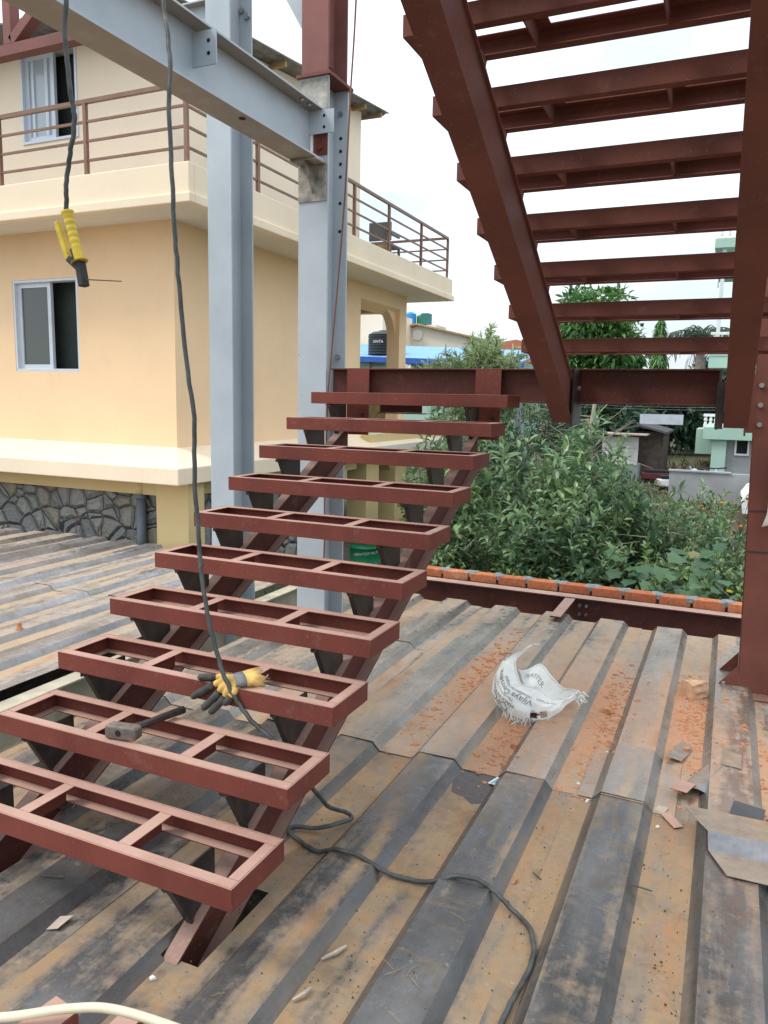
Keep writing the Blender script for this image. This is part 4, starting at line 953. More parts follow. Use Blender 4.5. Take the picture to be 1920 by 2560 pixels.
for i, (x, y, l, a) in enumerate(((1.58, .24, .10, 1.1), (1.585, .05, .07, 1.2))):
    tag(MB().tube([(x, y, -.172), (x+l*.5*math.cos(a)+.01, y+l*.5*math.sin(a), -.166), (x+l*math.cos(a), y+l*math.sin(a), -.172)], [.004, .008, .005], 6).build('cable_tie', MT['paper'], org=(x, y, -.17)), ['torn strip of pale tape in the rust valley, farther of two', 'torn strip of pale tape in the rust valley, nearer of two'][i], 'tape strip', 'torn tape strips')
for i, (x, y, lb) in enumerate(((2.13, 1.82, 'beside the sheet seam above the lap'), (2.20, 1.67, 'just below the overlap of the sheets'), (2.21, 2.23, 'at the edge of the patched offcut'), (2.52, 1.59, 'near the thin red offcut'), (1.14, -.06, 'at the very foot of the stringer'))):
    lump((x, y, -.179), (.022, .016, .010), 60+i, MT['white'], 'plaster_crumb', 'white crumb '+lb, 'crumb', 'white crumbs')
lump((2.05, .93, -.179), (.03, .02, .01), 77, MT['rubble'], 'brick_chip', 'lone orange chip on the near valley beside the cable', 'brick chip')
tag(MB().lathe([(.030, 0), (.030, .004), (.022, .006), (.014, .05), (.010, .052)], (-2.15, 2.24, -.133), 14).build('screw_plug', MT['rubble'], org=(-2.15, 2.24, -.13)), 'tiny orange cone standing on the left decking', 'plug')
for i, (x, y, l, a) in enumerate(((2.47, 1.08, .07, -.1), (2.10, 1.02, .05, -.7), (.45, .12, .09, .3))):
    tag(MB().tube([(x, y, rib_z(x)+.006), (x+l*math.cos(a), y+l*math.sin(a), rib_z(x)+.006)], .003, 6).build('twig', MT['stem'], org=(x, y, -.17)), ['dark twig in the brown valley below the folded offcut', 'dark twig beside the seam above the cable', 'dark twig left of the pink paper scrap'][i], 'twig', 'dark twigs')

# ------------------------------------------------------------------ plants
class Leaves:
    def __init__(s): s.V = []; s.F = []; s.n = 0
    def add(s, p, d, up, l, w, droop=.25, lobed=False):
        d = d.normalized(); side = d.cross(up)
        if side.length < 1e-4: side = d.orthogonal()
        side.normalize(); nn = side.cross(d).normalized(); n = s.n
        if lobed:
            pr = [(0, 0), (.12, .42), (.02, .62), (.40, .50), (.55, .66), (.72, .30), (1, 0)]
            c = [p+d*l*.42-nn*l*.03]
            left = [p+d*l*a+side*w*b-nn*l*droop*a*a for a, b in pr]; right = [p+d*l*a-side*w*b-nn*l*droop*a*a for a, b in pr[1:-1]]
            ring_ = left+right[::-1]; vs = c+ring_; N_ = len(ring_)
            s.V += [tuple(v) for v in vs]; s.F += [(n, n+1+i, n+1+(i+1) % N_) for i in range(N_)]; s.n += len(vs); return
        m1 = p+d*l*.38-nn*l*droop*.12; m2 = p+d*l*.72-nn*l*droop*.45; t = p+d*l-nn*l*droop
        k = nn*w*.28
        vs = [p, m1+side*w*.5+k, m1, m1-side*w*.5+k, m2+side*w*.38+k*.7, m2, m2-side*w*.38+k*.7, t]
        s.V += [tuple(v) for v in vs]
        s.F += [(n, n+2, n+1), (n, n+3, n+2), (n+1, n+2, n+5, n+4), (n+2, n+3, n+6, n+5), (n+4, n+5, n+7), (n+5, n+6, n+7)]; s.n += 8
    def build(s, name, m, parent):
        mb = MB(); mb.v = s.V; mb.f = s.F
        return mb.build(name, m, parent)
def rv(rnd, z=0.): return Vector((rnd.gauss(0, 1), rnd.gauss(0, 1), rnd.gauss(0, 1)+z))
def make_shrub(seed, h, spread, n_main, n_side, m, leaf=(.085, .14), lw=.36, base=(0, 0, 0), label='', stem='stem', gap=.062, cat='shrub', group=None, leaf0=.25):
    """upright stems with side shoots, opposite leaves along every shoot"""
    rnd = random.Random(seed); t = thing('shrub', label, cat, base, group); B = Vector(base)
    st = MB(); lv = Leaves()
    for a in range(n_main):
        ang = 6.283*a/n_main+rnd.uniform(-.5, .5); hh = h*rnd.uniform(.65, 1.0); out = spread*rnd.uniform(.25, 1)
        P = [B+Vector((rnd.uniform(-.06, .06), rnd.uniform(-.06, .06), 0))]; K = 7
        for i in range(1, K+1):
            u = i/K; P.append(B+Vector((math.cos(ang)*out*u**1.4+rnd.gauss(0, .02), math.sin(ang)*out*u**1.4+rnd.gauss(0, .02), hh*u)))
        st.tube(P, [.011*(1-.75*i/K)*(h/1.8)**.5 for i in range(K+1)], 5)
        shoots = [(P, leaf0)]
        for q in range(n_side):
            i = rnd.uniform(1.2, K-.4); p = P[int(i)].lerp(P[min(K, int(i)+1)], i % 1)
            d = Vector((math.cos(ang+rnd.gauss(0, 1.3)), math.sin(ang+rnd.gauss(0, 1.3)), rnd.uniform(.3, 1.3))).normalized(); L_ = h*rnd.uniform(.16, .36)
            Q = [p+d*L_*j/4+Vector((0, 0, .10*L_*(j/4)**2))+Vector((rnd.gauss(0, .012), rnd.gauss(0, .012), 0)) for j in range(5)]
            st.tube(Q, [.005, .0045, .0035, .0028, .002], 4); shoots.append((Q, .1))
        for Q, s0 in shoots:
            tot = sum((b-a_).length for a_, b in zip(Q, Q[1:])); d0 = tot*s0; k = 0; az = rnd.uniform(0, 3)
            while d0 < tot:
                acc = 0
                for a_, b in zip(Q, Q[1:]):
                    L_ = (b-a_).length
                    if acc+L_ >= d0: break
                    acc += L_
                p = a_.lerp(b, (d0-acc)/L_); ax_ = (b-a_).normalized(); s1 = ax_.orthogonal().normalized(); s2 = ax_.cross(s1)
                az += 1.571+rnd.uniform(-.3, .3); u = d0/tot
                for sg in (1, -1):
                    if rnd.random() < .10: continue
                    dr = (s1*math.cos(az)+s2*math.sin(az))*sg+ax_*(.25+.7*u)+Vector((0, 0, .12))
                    l = rnd.uniform(*leaf)*(1-.35*max(0, u-.75)*4*.5)
                    lv.add(p, dr+rv(rnd)*.15, Vector((0, 0, 1))+rv(rnd)*.25, l, l*lw*rnd.uniform(.85, 1.15), rnd.uniform(.1, .5))
                d0 += gap*rnd.uniform(.8, 1.3)
            lv.add(Q[-1], ax_+rv(rnd)*.2, Vector((0, .3, 1)), leaf[0]*.8, leaf[0]*lw*.7, .1)
    st.build('stems', MT[stem], t); lv.build('leaves', m, t)
    return t
def place(src, x, y, s, rz, label, z=None, group=None, cat=None):
    o = copy_tree(src); o.location = (x, y, gz(x, y) if z is None else z); o.scale = (s, s, s*random.Random(x*7+y).uniform(.9, 1.1)); o.rotation_euler.z = rz
    o['label'] = label
    if group: o['group'] = group
    return o
GS = 'leafy shrubs beyond the brick course'
def at(o, x, y, s=1., rz=0.): o.location = (x, y, gz(x, y)); o.scale = (s, s, s); o.rotation_euler.z = rz; return o
A1 = make_shrub(1, 2.35, .55, 7, 7, MT['leaf_a'], (.14, .22), .34, label='tallest dark guava shrub in front of the left upper stringer foot', group=GS)
A2 = make_shrub(2, 2.0, .60, 7, 6, MT['leaf_b'], (.12, .19), .40, label='bright tipped shrub directly behind the top right ends of the treads', group=GS)
A3 = make_shrub(3, 1.7, .65, 8, 6, MT['leaf_a'], (.10, .165), .44, label='bushy dark shrub behind the middle of the brick course', group=GS)
A4 = make_shrub(4, 2.1, .35, 5, 6, MT['leaf_a'], (.13, .20), .30, label='shrub with fern like rows of dark leaves left of the low grey wall', group=GS, gap=.045)
A5 = make_shrub(5, 1.35, .7, 9, 5, MT['leaf_b'], (.09, .14), .5, label='low round shrub close to the red post and brick course', group=GS)
at(A1, .55, 7.1, 1.02, .3); at(A2, -.35, 6.9, 1.0, 1.2); at(A3, .7, 6.25, .88, .4); at(A4, 1.62, 7.1, .93, 2.2); at(A5, 2.35, 6.4, .9, .9)
for src, x, y, s, rz, lb in (
    (A1, .98, 7.7, 1.04, 2.0, 'tall pale tipped shrub under the middle of the landing beam'), 
    (A3, -.25, 6.1, .85, 2.2, 'dense dark shrub behind the left end of the brick course'),
    (A3, 1.35, 6.3, .86, 5.1, 'dark bushy shrub left of the vine at the brick course'), (A2, 1.15, 6.8, .86, 2.7, 'light green shrub below the guava in the middle of the garden'),
    (A4, 1.1, 8.2, .95, 1.0, 'narrow dark shrub in front of the white shed'), (A5, 1.85, 6.9, .95, 2.6, 'round shrub between the vine and the low grey wall'),
    (A5, .35, 5.95, .85, 4.0, 'low round shrub touching the bricks left of centre'), (A3, 1.9, 7.6, .78, 1.2, 'loose dark shrub below the parked motorbikes'),
    (A5, 1.1, 5.95, .8, 1.5, 'low shrub touching the bricks in the middle'),
    (A3, 2.5, 7.4, .72, 3.0, 'dark shrub left of the marigolds'),
    (A1, -.75, 8.3, .92, 5.2, 'dark shrub furthest left under the landing beam'), 
    (A2, 2.45, 8.6, .62, 4.4, 'short light green shrub before the low grey wall'), (A3, 3.2, 7.0, .8, .5, 'dark shrub half hidden behind the red post'), (A5, 3.0, 6.2, .85, 3.3, 'low shrub at the foot of the red post beyond the bricks'),
    (A2, 3.3, 9.5, .7, 2.1, 'far shrub behind the marigolds'), (A4, -.3, 7.5, .92, 3.1, 'narrow shrub with rows of leaves beside the tread ends')):
    place(src, x, y, s, rz, lb, group=GS)
# big lobed leaves creeping at the bricks
t = thing('vine', 'creeper with large lobed blue green leaves at the bricks beside the red post', 'vine', (2.4, 5.9, gz(2.4, 5.9)))
rnd = random.Random(8); lv = Leaves(); st = MB()
for k in range(150):
    x, y = rnd.uniform(1.7, 3.4), rnd.uniform(5.48, 6.3); z = -.62+.34*sst(5.4, 6.2, y)+rnd.uniform(0, .62)*(.55+.45*sst(1.2, 2.4, x))
    p = Vector((x, y, z)); d = Vector((rnd.gauss(0, .6), -1, rnd.uniform(-.9, .1))); l = rnd.uniform(.08, .17)
    lv.add(p, d, Vector((rnd.gauss(0, .3), -.5, 1)), l, l*.95, .2, True)
    if k % 3 == 0: st.tube([(2.4, 6.1, -.75), (x, y+.1, z-.35), (x+rnd.uniform(-.05, .05), y+.03, z-.1), p], .004, 4)
st.build('stems', MT['stem'], t); lv.build('leaves', MT['leaf_v'], t)
# flowers
rnd = random.Random(14)
t = thing('marigold_plant', 'marigold plant with orange flower heads left of the red post', 'flowering plant', (2.7, 8.8, gz(2.7, 8.8)))
lv = Leaves(); fl2 = []; st = MB()
for k in range(34):
    a = rnd.uniform(0, 6.28); q = Vector((2.65+math.cos(a)*rnd.uniform(0, .55), 8.8+math.sin(a)*rnd.uniform(0, .4), .30+rnd.uniform(-.25, .18)))
    b_ = Vector((2.65+(q.x-2.65)*.4, 8.8+(q.y-8.8)*.4, gz(2.7, 8.8))); st.tube([b_, b_.lerp(q, .6)+Vector((0, 0, .05)), q], .004, 4)
    for i in range(9): lv.add(b_.lerp(q, rnd.uniform(.25, .95)), rv(rnd, .4), Vector((0, 0, 1)), .07, .02, .2)
    if k < 9: fl2.append(q)
st.build('stems', MT['stem'], t); lv.build('leaves', MT['leaf_b'], t)
for q in fl2:
    mb = MB()
    for i in range(3): mb.lathe([(.004, -.006+.008*i), (.027-.006*i, .004+.008*i), (.014-.004*i, .013+.008*i)], q, 9)
    mb.build('flower_head', MT['marigold'], t)
for i, (x, y, z, m, lb) in enumerate(((1.84, 9.0, .60, 'marigold', 'single orange marigold left of the low grey wall'), (2.2, 5.75, -.22, 'flower_y', 'yellow flower beside the lobed creeper leaves'), (2.78, 5.75, -.02, 'flower_y', 'yellow flower touching the edge of the red post'))):
    t = thing('flower', lb, 'flower', (x, y, z-.3)); MB().tube([(x, y+.05, z-.35), (x, y, z)], .003, 4).build('stem', MT['stem'], t)
    lv = Leaves()
    for k in range(9): lv.add(Vector((x, y, z)), Vector((math.cos(k*.7), math.sin(k*.7)-.5, .35)), Vector((0, 0, 1)), .034, .022, .2)
    lv.build('petals', MT[m], t)
# dry pale trunk and twigs in the thicket
t = thing('dry_tree', 'pale dry tree trunk standing among the shrubs', 'dead tree', (1.05, 8.4, gz(1.05, 8.4)))
MB().tube(spline([(1.08, 8.4, -.9), (1.03, 8.4, -.1), (1.09, 8.42, .6), (1.02, 8.4, 1.15), (1.06, 8.4, 1.7)], 4), [.06-.0023*i for i in range(17)], 8).build('trunk', MT['stem_p'], t, smooth=True)
rnd = random.Random(3); mb = MB()
for k in range(60):
    z = rnd.uniform(.0, 1.5); a = rnd.uniform(0, 6.28); l = rnd.uniform(.25, .8); p = Vector((1.05, 8.4, z)); d = Vector((math.cos(a), math.sin(a), rnd.uniform(-.3, .7)))
    mb.tube([p, p+d*l*.5+rv(rnd)*.03, p+d*l+rv(rnd)*.06], [.009, .006, .003], 4)
mb.build('branches', MT['stem_p'], t)
mb = MB()
for k in range(260):
    p = Vector((rnd.gauss(1.1, .75), rnd.gauss(7.3, .6), rnd.uniform(-.6, .35))); d = Vector((rnd.gauss(0, 1), rnd.gauss(0, .6), rnd.gauss(0, .5))).normalized()*rnd.uniform(.15, .5); mb.tube([p, p+d*.5+rv(rnd)*.03, p+d], [.006, .004, .002], 4)
tag(mb.build('brushwood', MT['stem_p']), 'heap of dry brown twigs under the pale dry tree', None, None, 'stuff')
# grasses covering the ground of the garden
rnd = random.Random(21); lv = Leaves()
for k in range(5200):
    y = 5.6+rnd.random()**1.6*16; x = rnd.uniform(-2.6, 4.5+y*.25); l = rnd.uniform(.12, .34)
    lv.add(Vector((x, y, gz(x, y)-.01)), Vector((rnd.gauss(0, .5), rnd.gauss(0, .5), 1)), Vector((0, 1, .2)), l, .02+.012*rnd.random(), rnd.uniform(.1, .7))
mb = MB(); mb.v = lv.V; mb.f = lv.F
tag(mb.build('grass', MT['grass']), 'rough grass and weeds over the garden ground', None, None, 'stuff')

# ------------------------------------------------------------------ trees
def crown(lv, rnd, c, r, n, l, w, flat=1., lump_n=14, inner=.35):
    """leaves on overlapping clumps spread through an ellipsoid"""
    c = Vector(c); cl = []
    for k in range(lump_n):
        d = rv(rnd).normalized(); f = rnd.uniform(inner, .85); cl.append((Vector((d.x*r[0]*f, d.y*r[1]*f, d.z*r[2]*f*flat)), rnd.uniform(.28, .48)))
    for k in range(n):
        o, s = rnd.choice(cl); d = rv(rnd).normalized(); p = c+o+Vector((d.x*r[0], d.y*r[1], d.z*r[2]))*s*rnd.uniform(.72, 1.05)
        lv.add(p, d+rv(rnd)*.6+Vector((0, 0, -.2)), Vector((0, 0, 1))+rv(rnd)*.4, l*rnd.uniform(.7, 1.3), w*rnd.uniform(.8, 1.2), .3)
    return [c+o for o, s in cl]
def tree(name, label, cat, x, y, z0, zc, r, n, l, w, m, seed, trunk=.2, lumps=16, group=None, bark='bark'):
    rnd = random.Random(seed); t = thing(name, label, cat, (x, y, z0), group); lv = Leaves(); cs = crown(lv, rnd, (x, y, zc), r, n, l, w, 1, lumps)
    mb = MB(); fork = Vector((x+rnd.uniform(-.1, .1), y, z0+(zc-z0)*.55)); mb.tube([(x, y, z0-.3), Vector((x, y, z0)).lerp(fork, .5), fork], [trunk, trunk*.8, trunk*.65], 8)
    for c in cs[:9]: mb.tube([fork, fork.lerp(c, .5)+Vector((0, 0, .1)), c], [trunk*.45, trunk*.28, trunk*.08], 5)
    mb.build('trunk', MT[bark], t); lv.build('crown', MT[m], t); return t
tree('broadleaf_tree', 'big bright green tree rising behind the treads of the upper flight', 'tree', -1.75, 24, .2, 3.65, (1.55, 1.8, 1.9), 6000, .24, .10, 'leaf_d', 41, .25, 26)
tree('broadleaf_tree', 'lower bright green tree right of the big one above the landing beam', 'tree', -.95, 25, .2, 3.0, (.95, 1.2, 1.3), 2600, .22, .10, 'leaf_d', 42, .2, 18)
tree('round_tree', 'dark tree behind the landing beam left of the dry trunk', 'tree', -1.45, 12.5, -.5, .75, (.85, .9, 1.15), 3600, .10, .022, 'leaf_e', 43, .1, 22)
tree('round_tree', 'second dark tree half hidden by the guava shrubs', 'tree', -.35, 13.5, -.5, .75, (.9, .9, 1.0), 3000, .10, .024, 'leaf_e', 44, .1, 18)
# feathery tree
t = thing('feathery_tree', 'grey green feathery tree with whip like shoots beside the house porch', 'tree', (-2.75, 16, -.3)); rnd = random.Random(46); lv = Leaves(); mb = MB()
mb.tube([(-2.75, 16, -.6), (-2.75, 16, .8), (-2.8, 16, 2.1)], [.10, .08, .06], 7)
for k in range(170):
    a = rnd.uniform(0, 6.28); tilt = rnd.uniform(.05, 1.6); L_ = rnd.uniform(.8, 1.65)*(.80+.26*tilt); d = Vector((math.cos(a)*math.sin(tilt), math.sin(a)*math.sin(tilt), math.cos(tilt)))
    p0 = Vector((-2.78+rnd.gauss(0, .12), 16+rnd.gauss(0, .12), 1.75+rnd.uniform(-.6, .45))); P = [p0+d*L_*u+Vector((0, 0, -.35*u*u*math.sin(tilt)*L_*.5)) for u in (0, .33, .66, 1)]
    mb.tube(P, [.012, .008, .005, .002], 4)
    for q in range(95):
        u = .12+.88*rnd.random()**.8; i = min(2, int(u*3)); p = P[i].lerp(P[i+1], u*3-i)
        lv.add(p, d*.8+rv(rnd)*.7, Vector((0, 0, 1))+rv(rnd), rnd.uniform(.12, .26), .034, .3)
mb.build('branches', MT['stem'], t); lv.build('needles', MT['leaf_c'], t)
# columnar ashoka trees
def column_tree(x, y, z0, z1, r, seed, label):
    rnd = random.Random(seed); t = thing('columnar_tree', label, 'tree', (x, y, z0)); lv = Leaves()
    for k in range(1500):
        u = rnd.random(); rr_ = r*(1-u)**.45*(.8+.3*rnd.random()); a = rnd.uniform(0, 6.28); p = Vector((x+rr_*math.cos(a), y+rr_*math.sin(a), z0+.3+(z1-z0-.3)*u))
        lv.add(p, Vector((math.cos(a), math.sin(a), -1.6))+rv(rnd)*.4, Vector((math.cos(a), math.sin(a), .4)), rnd.uniform(.2, .36), .07, .2)
    MB().tube([(x, y, z0-.3), (x, y, z1*.9)], [.1, .03], 6).build('trunk', MT['bark'], t); lv.build('crown', MT['leaf_d'], t)
column_tree(-.42, 34, .6, 5.35, .42, 51, 'slim columnar tree standing alone against the sky'); column_tree(-.05, 30, .6, 3.55, .35, 52, 'shorter columnar tree at the foot of the slim one')
# palm
t = thing('palm_tree', 'royal palm with drooping fronds beside the green house', 'palm', (1.35, 32, .6)); rnd = random.Random(55); lv = Leaves(); st = MB()
MB().tube([(1.42, 32, .3), (1.38, 32, 2.5), (1.3, 32, 4.3)], [.22, .20, .15], 10).build('trunk', MT['bark'], t, smooth=True)
for k in range(17):
    a = 6.283*k/17+rnd.uniform(-.2, .2); e = rnd.uniform(.05, 1.1); L_ = rnd.uniform(1.5, 2.0); P = []
    for j in range(8):
        u = j/7; P.append(Vector((1.3+math.cos(a)*L_*u*math.cos(e*.6), 32+math.sin(a)*L_*u*math.cos(e*.6), 4.35+L_*u*math.sin(e)-L_*.75*u*u)))
    st.tube(P, [.03-.0035*j for j in range(8)], 5)
    for q in range(44):
        u = rnd.uniform(.1, .99); i = min(6, int(u*7)); p = P[i].lerp(P[i+1], u*7-i); ax_ = (P[i+1]-P[i]).normalized(); sd_ = ax_.cross(Vector((0, 0, 1))).normalized()*(1 if q % 2 else -1)
        lv.add(p, sd_+ax_*.5+Vector((0, 0, -.5)), Vector((0, 0, 1)), rnd.uniform(.32, .5), .035, .5)
st.build('frond_stems', MT['stem'], t); lv.build('fronds', MT['leaf_e'], t)
for i, (x, y, zc, r, lb) in enumerate(((2.6, 52, 3.2, (1.6, 1.4, 1.9), 'far dark tree rising over the green house at right'), (.9, 60, 4.0, (1.5, 1.4, 1.5), 'far hazy tree between the columnar tree and the palm'), (-1.2, 55, 2.6, (2.2, 1.6, 1.6), 'far low tree behind the bright green trees'), (4.6, 45, 2.2, (2.4, 2, 1.8), 'far tree hidden behind the green house'), (.8, 24, 1.3, (1.5, 1.1, 1.1), 'dark tree behind the white shed roof'), (2.1, 26, 1.3, (1.3, 1.1, 1.2), 'dark tree between the shed and the green outbuilding'), (-.9, 22, 1.2, (1.4, 1.0, 1.2), 'dark tree below the bright tree behind the beam'), (-14.6, 36, 3.0, (1.6, 1.2, 1.3), 'tree seen through the porch arch beside the black tank'))):
    tree('distant_tree', lb, 'tree', x, y, gz(x, y), zc, r, 1500, .30, .13, 'leaf_far' if i < 4 else 'leaf_e', 70+i, .2, 14, 'distant trees')
rnd = random.Random(90); lv = Leaves()
for k in range(6500):
    x = rnd.uniform(-60, 45); y = 85+rnd.uniform(-6, 6); hz = gz(x, y); top = 3.2+1.3*math.sin(x*.45)+.9*math.sin(x*1.3+1)+.8*math.sin(x*.13)
    lv.add(Vector((x, y, hz+top*rnd.random()**.7)), rv(rnd), Vector((0, 0, 1))+rv(rnd)*.5, rnd.uniform(.7, 1.3), .6, .3)
mb = MB(); mb.v = lv.V; mb.f = lv.F
tag(mb.build('tree_line', MT['leaf_far']), 'far line of trees along the horizon', None, None, 'stuff')
# plants seen under and beside the porch
place(A5, -3.3, 16.5, .8, .4, 'pale shrub beside the porch floor', z=-.6); place(A5, -2.4, 11.0, .9, 2.0, 'shrub behind the porch pillars under the treads', z=-1.0); place(A3, -4.6, 13.5, .7, 2.0, 'shrub in the shade under the porch', z=-1.0)
t = thing('red_flower_bush', 'small bush with red flowers right of the porch pillar', 'flowering plant', (-2.55, 12.6, -1.0)); lv = Leaves()
for k in range(160): lv.add(Vector((-2.55+rnd.gauss(0, .18), 12.6+rnd.gauss(0, .15), -.75+rnd.gauss(0, .2))), rv(rnd), Vector((0, 0, 1)), .09, .035, .2)
lv.build('leaves', MT['leaf_b'], t); lv = Leaves()
for k in range(22): lv.add(Vector((-2.55+rnd.gauss(0, .10), 12.45, -.72+rnd.gauss(0, .08))), rv(rnd), Vector((0, 0, 1)), .05, .04, .2)
lv.build('flowers', MT['flower_r'], t)
t = thing('tree_stump', 'ringed grey trunk standing behind the first porch pillar', 'tree trunk', (-4.05, 12.4, -1.1))
MB().lathe([(.19+.02*(i % 2), .13*i) for i in range(12)], (-4.05, 12.4, -1.1), 14).build('trunk', MT['bark'], t)

# ------------------------------------------------------------------ drum with writing
DX, DY, DZ, DR = -2.18, 8.4, -1.0, .235
t = thing('paint_drum', 'green paint drum with white lettering under the staircase', 'drum', (DX, DY, DZ))
MB().lathe([(DR, 0), (DR, .22), (DR+.008, .23), (DR, .24), (DR, .47), (DR+.008, .475), (DR, .48), (DR, .57), (DR+.010, .575), (DR+.010, .60), (DR-.02, .61), (DR-.03, .595)], (DX, DY, DZ), 32).build('body', MT['tankgreen'], t, smooth=True)
v, f = text_mesh('HEPATOP PLUS', .058); mb = MB(); a0 = math.atan2(CAM.y-DY, CAM.x-DX)
mb.add([(DX+(DR+.004)*math.cos(a0+x/DR+.05), DY+(DR+.004)*math.sin(a0+x/DR+.05), DZ+.40+y+.10*x) for x, y, z in v], f); mb.build('lettering', MT['white'], t)

# ------------------------------------------------------------------ neighbouring buildings
t = thing('blue_roofed_house', 'mint green house with a light blue sheet roof beyond the porch', 'house', (-8, 26.5, .5))
MB().box(-13, -4.6, 26.3, 30, .3, 3.15).build('wall', MT['mint'], t)
mb = MB(); mb.add([(-13.2, 25.9, 3.36), (-4.4, 25.9, 3.08), (-4.4, 30.2, 3.72), (-13.2, 30.2, 4.10), (-13.2, 25.9, 3.40), (-4.4, 25.9, 3.12), (-4.4, 30.2, 3.76), (-13.2, 30.2, 4.14)], [(0, 3, 2, 1), (4, 5, 6, 7), (0, 1, 5, 4), (1, 2, 6, 5), (2, 3, 7, 6), (3, 0, 4, 7)])
mb.build('roof', MT['blueroof'], t)
mb = MB(); mb.add([(-13.3, 25.80, 3.20), (-4.3, 25.80, 2.90), (-4.3, 25.88, 2.90), (-13.3, 25.88, 3.20), (-13.3, 25.80, 3.40), (-4.3, 25.80, 3.10), (-4.3, 25.88, 3.10), (-13.3, 25.88, 3.40)], [(0, 1, 5, 4), (1, 2, 6, 5), (2, 3, 7, 6), (3, 0, 4, 7), (4, 5, 6, 7), (0, 3, 2, 1)])
mb.build('gutter', MT['blue'], t)
mb = MB()
for x in (-10.65, -9.85): mb.box(x, x+.06, 26.25, 26.29, .5, 3.1)
mb.build('downpipe', MT['bark'], t); MB().box(-10.6, -10.1, 26.22, 26.28, 2.98, 3.02).build('shelf', MT['timber'], t)
def tank(x, y, z, r, h, m, label, ribs=6, group='water tanks on the roofs', stand=0):
    t = thing('water_tank', label, 'water tank', (x, y, z), group); pr = [(r*.9, 0)]
    for i in range(ribs): pr += [(r, h*.8*(i+.15)/ribs), (r, h*.8*(i+.75)/ribs), (r*.96, h*.8*(i+.95)/ribs)]
    pr += [(r, h*.82), (r*.7, h*.93), (r*.3, h*.97), (r*.28, h)]
    MB().lathe(pr, (x, y, z), 24).build('body', MT[m], t, smooth=False)
    if stand:
        mb = MB()
        for dx in (-.8, .8):
            for dy in (-.8, .8): mb.box(x+dx*r-.03, x+dx*r+.03, y+dy*r-.03, y+dy*r+.03, z-stand, z)
        mb.box(x-r, x+r, y-r, y+r, z-.06, z); mb.build('stand', MT['zinc'], t)
    return t
tk = tank(-10.35, 26.9, 3.42, .62, .98, 'tankblack', 'black ribbed water tank on the blue roof seen through the arch', 7)
mb = MB(); mb.add([(-10.40+x+.1, 26.9-.635+.0*y, 3.92+y) for x, y, z in text_mesh('SINTA', .16)[0]], text_mesh('SINTA', .16)[1]); mb.build('lettering', MT['white'], tk)
tank(-14.62, 40, 5.9, .34, .78, 'tankblue', 'bright blue water tank above the cream gable'); tank(-14.1, 40.3, 5.9, .24, .66, 'tankgreen', 'green water tank beside the blue one')
t = thing('tank_tower', 'dark teal tank box on a thin steel stand above the gable', 'water tank', (-13.6, 40, 5.0)); MB().box(-13.85, -13.42, 39.7, 40.3, 5.93, 6.55).build('body', MT['tankteal'], t); mb = MB()
for x in (-13.83, -13.45): mb.box(x, x+.03, 39.8, 39.83, 4.6, 5.93)
mb.box(-13.9, -13.4, 39.78, 39.8, 5.35, 5.38); mb.build('stand', MT['zinc'], t)
tag(MB().box(-15.2, -12.8, 39.4, 41, .6, 5.86).build('flat_roof_house', MT['cream'], org=(-14, 40, .6)), 'cream flat roofed block carrying the blue and green tanks', 'house')
t = thing('gabled_house', 'cream gabled house with a round vent behind the blue roof', 'house', (-11.6, 34, .5))
MB().prism([(-14.4, .5), (-9.2, .5), (-9.2, 4.72), (-11.72, 5.28), (-14.4, 4.55)], 'y', 34, 38).build('wall', MT['cream'], t)
mb = MB(); mb.prism([(-14.7, 4.50), (-11.72, 5.30), (-8.9, 4.66), (-8.9, 4.74), (-11.72, 5.39), (-14.7, 4.58)], 'y', 33.7, 38.2); mb.build('roof', MT['timber'], t)
mb = MB(); mb.tube([(-11.72, 33.99, 4.83), (-11.72, 33.93, 4.83)], .25, 24); v_ = mb.build('round_vent', MT['white'], t); MB().tube([(-11.72, 33.935, 4.83), (-11.72, 33.92, 4.83)], .19, 24).build('vent_panel', MT['cream'], v_)
tag(MB().prism([(-9.2, 3.6), (-5.5, 3.6), (-5.5, 4.25), (-7.3, 4.72), (-9.2, 4.45)], 'y', 36, 41).build('tiled_house', MT['tile'], org=(-7.5, 38, 3.6)), 'house roof of red tiles right of the cream gable', 'house')
t = thing('cream_block', 'cream upper storey of a house seen through the arch', 'house', (-13, 30.5, .5)); MB().box(-15, -12.05, 30.5, 34, .5, 5.62).build('wall', MT['wall_up'], t); mb = MB()
for i in range(6): mb.box(-15, -12.1, 30.6, 30.62, 5.8+.0*i+.16*i, 5.82+.16*i)
mb.box(-12.14, -12.08, 30.6, 30.64, 5.6, 6.8); mb.build('roof_rail', MT['rail'], t)

def baluster_row(mb, x0, x1, y, z, h, step=.19):
    mb.box(x0, x1, y-.06, y+.06, z+h-.07, z+h).box(x0, x1, y-.06, y+.06, z, z+.05); x = x0+step/2
    while x < x1:
        mb.lathe([(.035, 0), (.055, .18*h), (.03, .42*h), (.05, .55*h), (.03, .7*h), (.045, h*.88)], (x, y, z+.05*h), 8); x += step
t = thing('green_house', 'mint green and white house with balustrades right of the palm', 'house', (4.5, 23, .3))
MB().box(2.75, 9, 22.6, 28, .3, 5.95).build('wall', MT['mint_w'], t); MB().box(2.74, 3.25, 22.56, 22.6, 4.55, 5.50).build('stone_panel', MT['cream'], t)
MB().box(1.90, 9, 21.6, 28, 5.92, 6.16).box(1.98, 9, 21.3, 28, 3.02, 3.14).build('slab', MT['mint'], t)
mb = MB(); baluster_row(mb, 1.95, 9, 21.7, 6.16, .5); baluster_row(mb, 1.98, 9, 21.4, 3.14, .52); mb.build('balustrade', MT['white'], t)
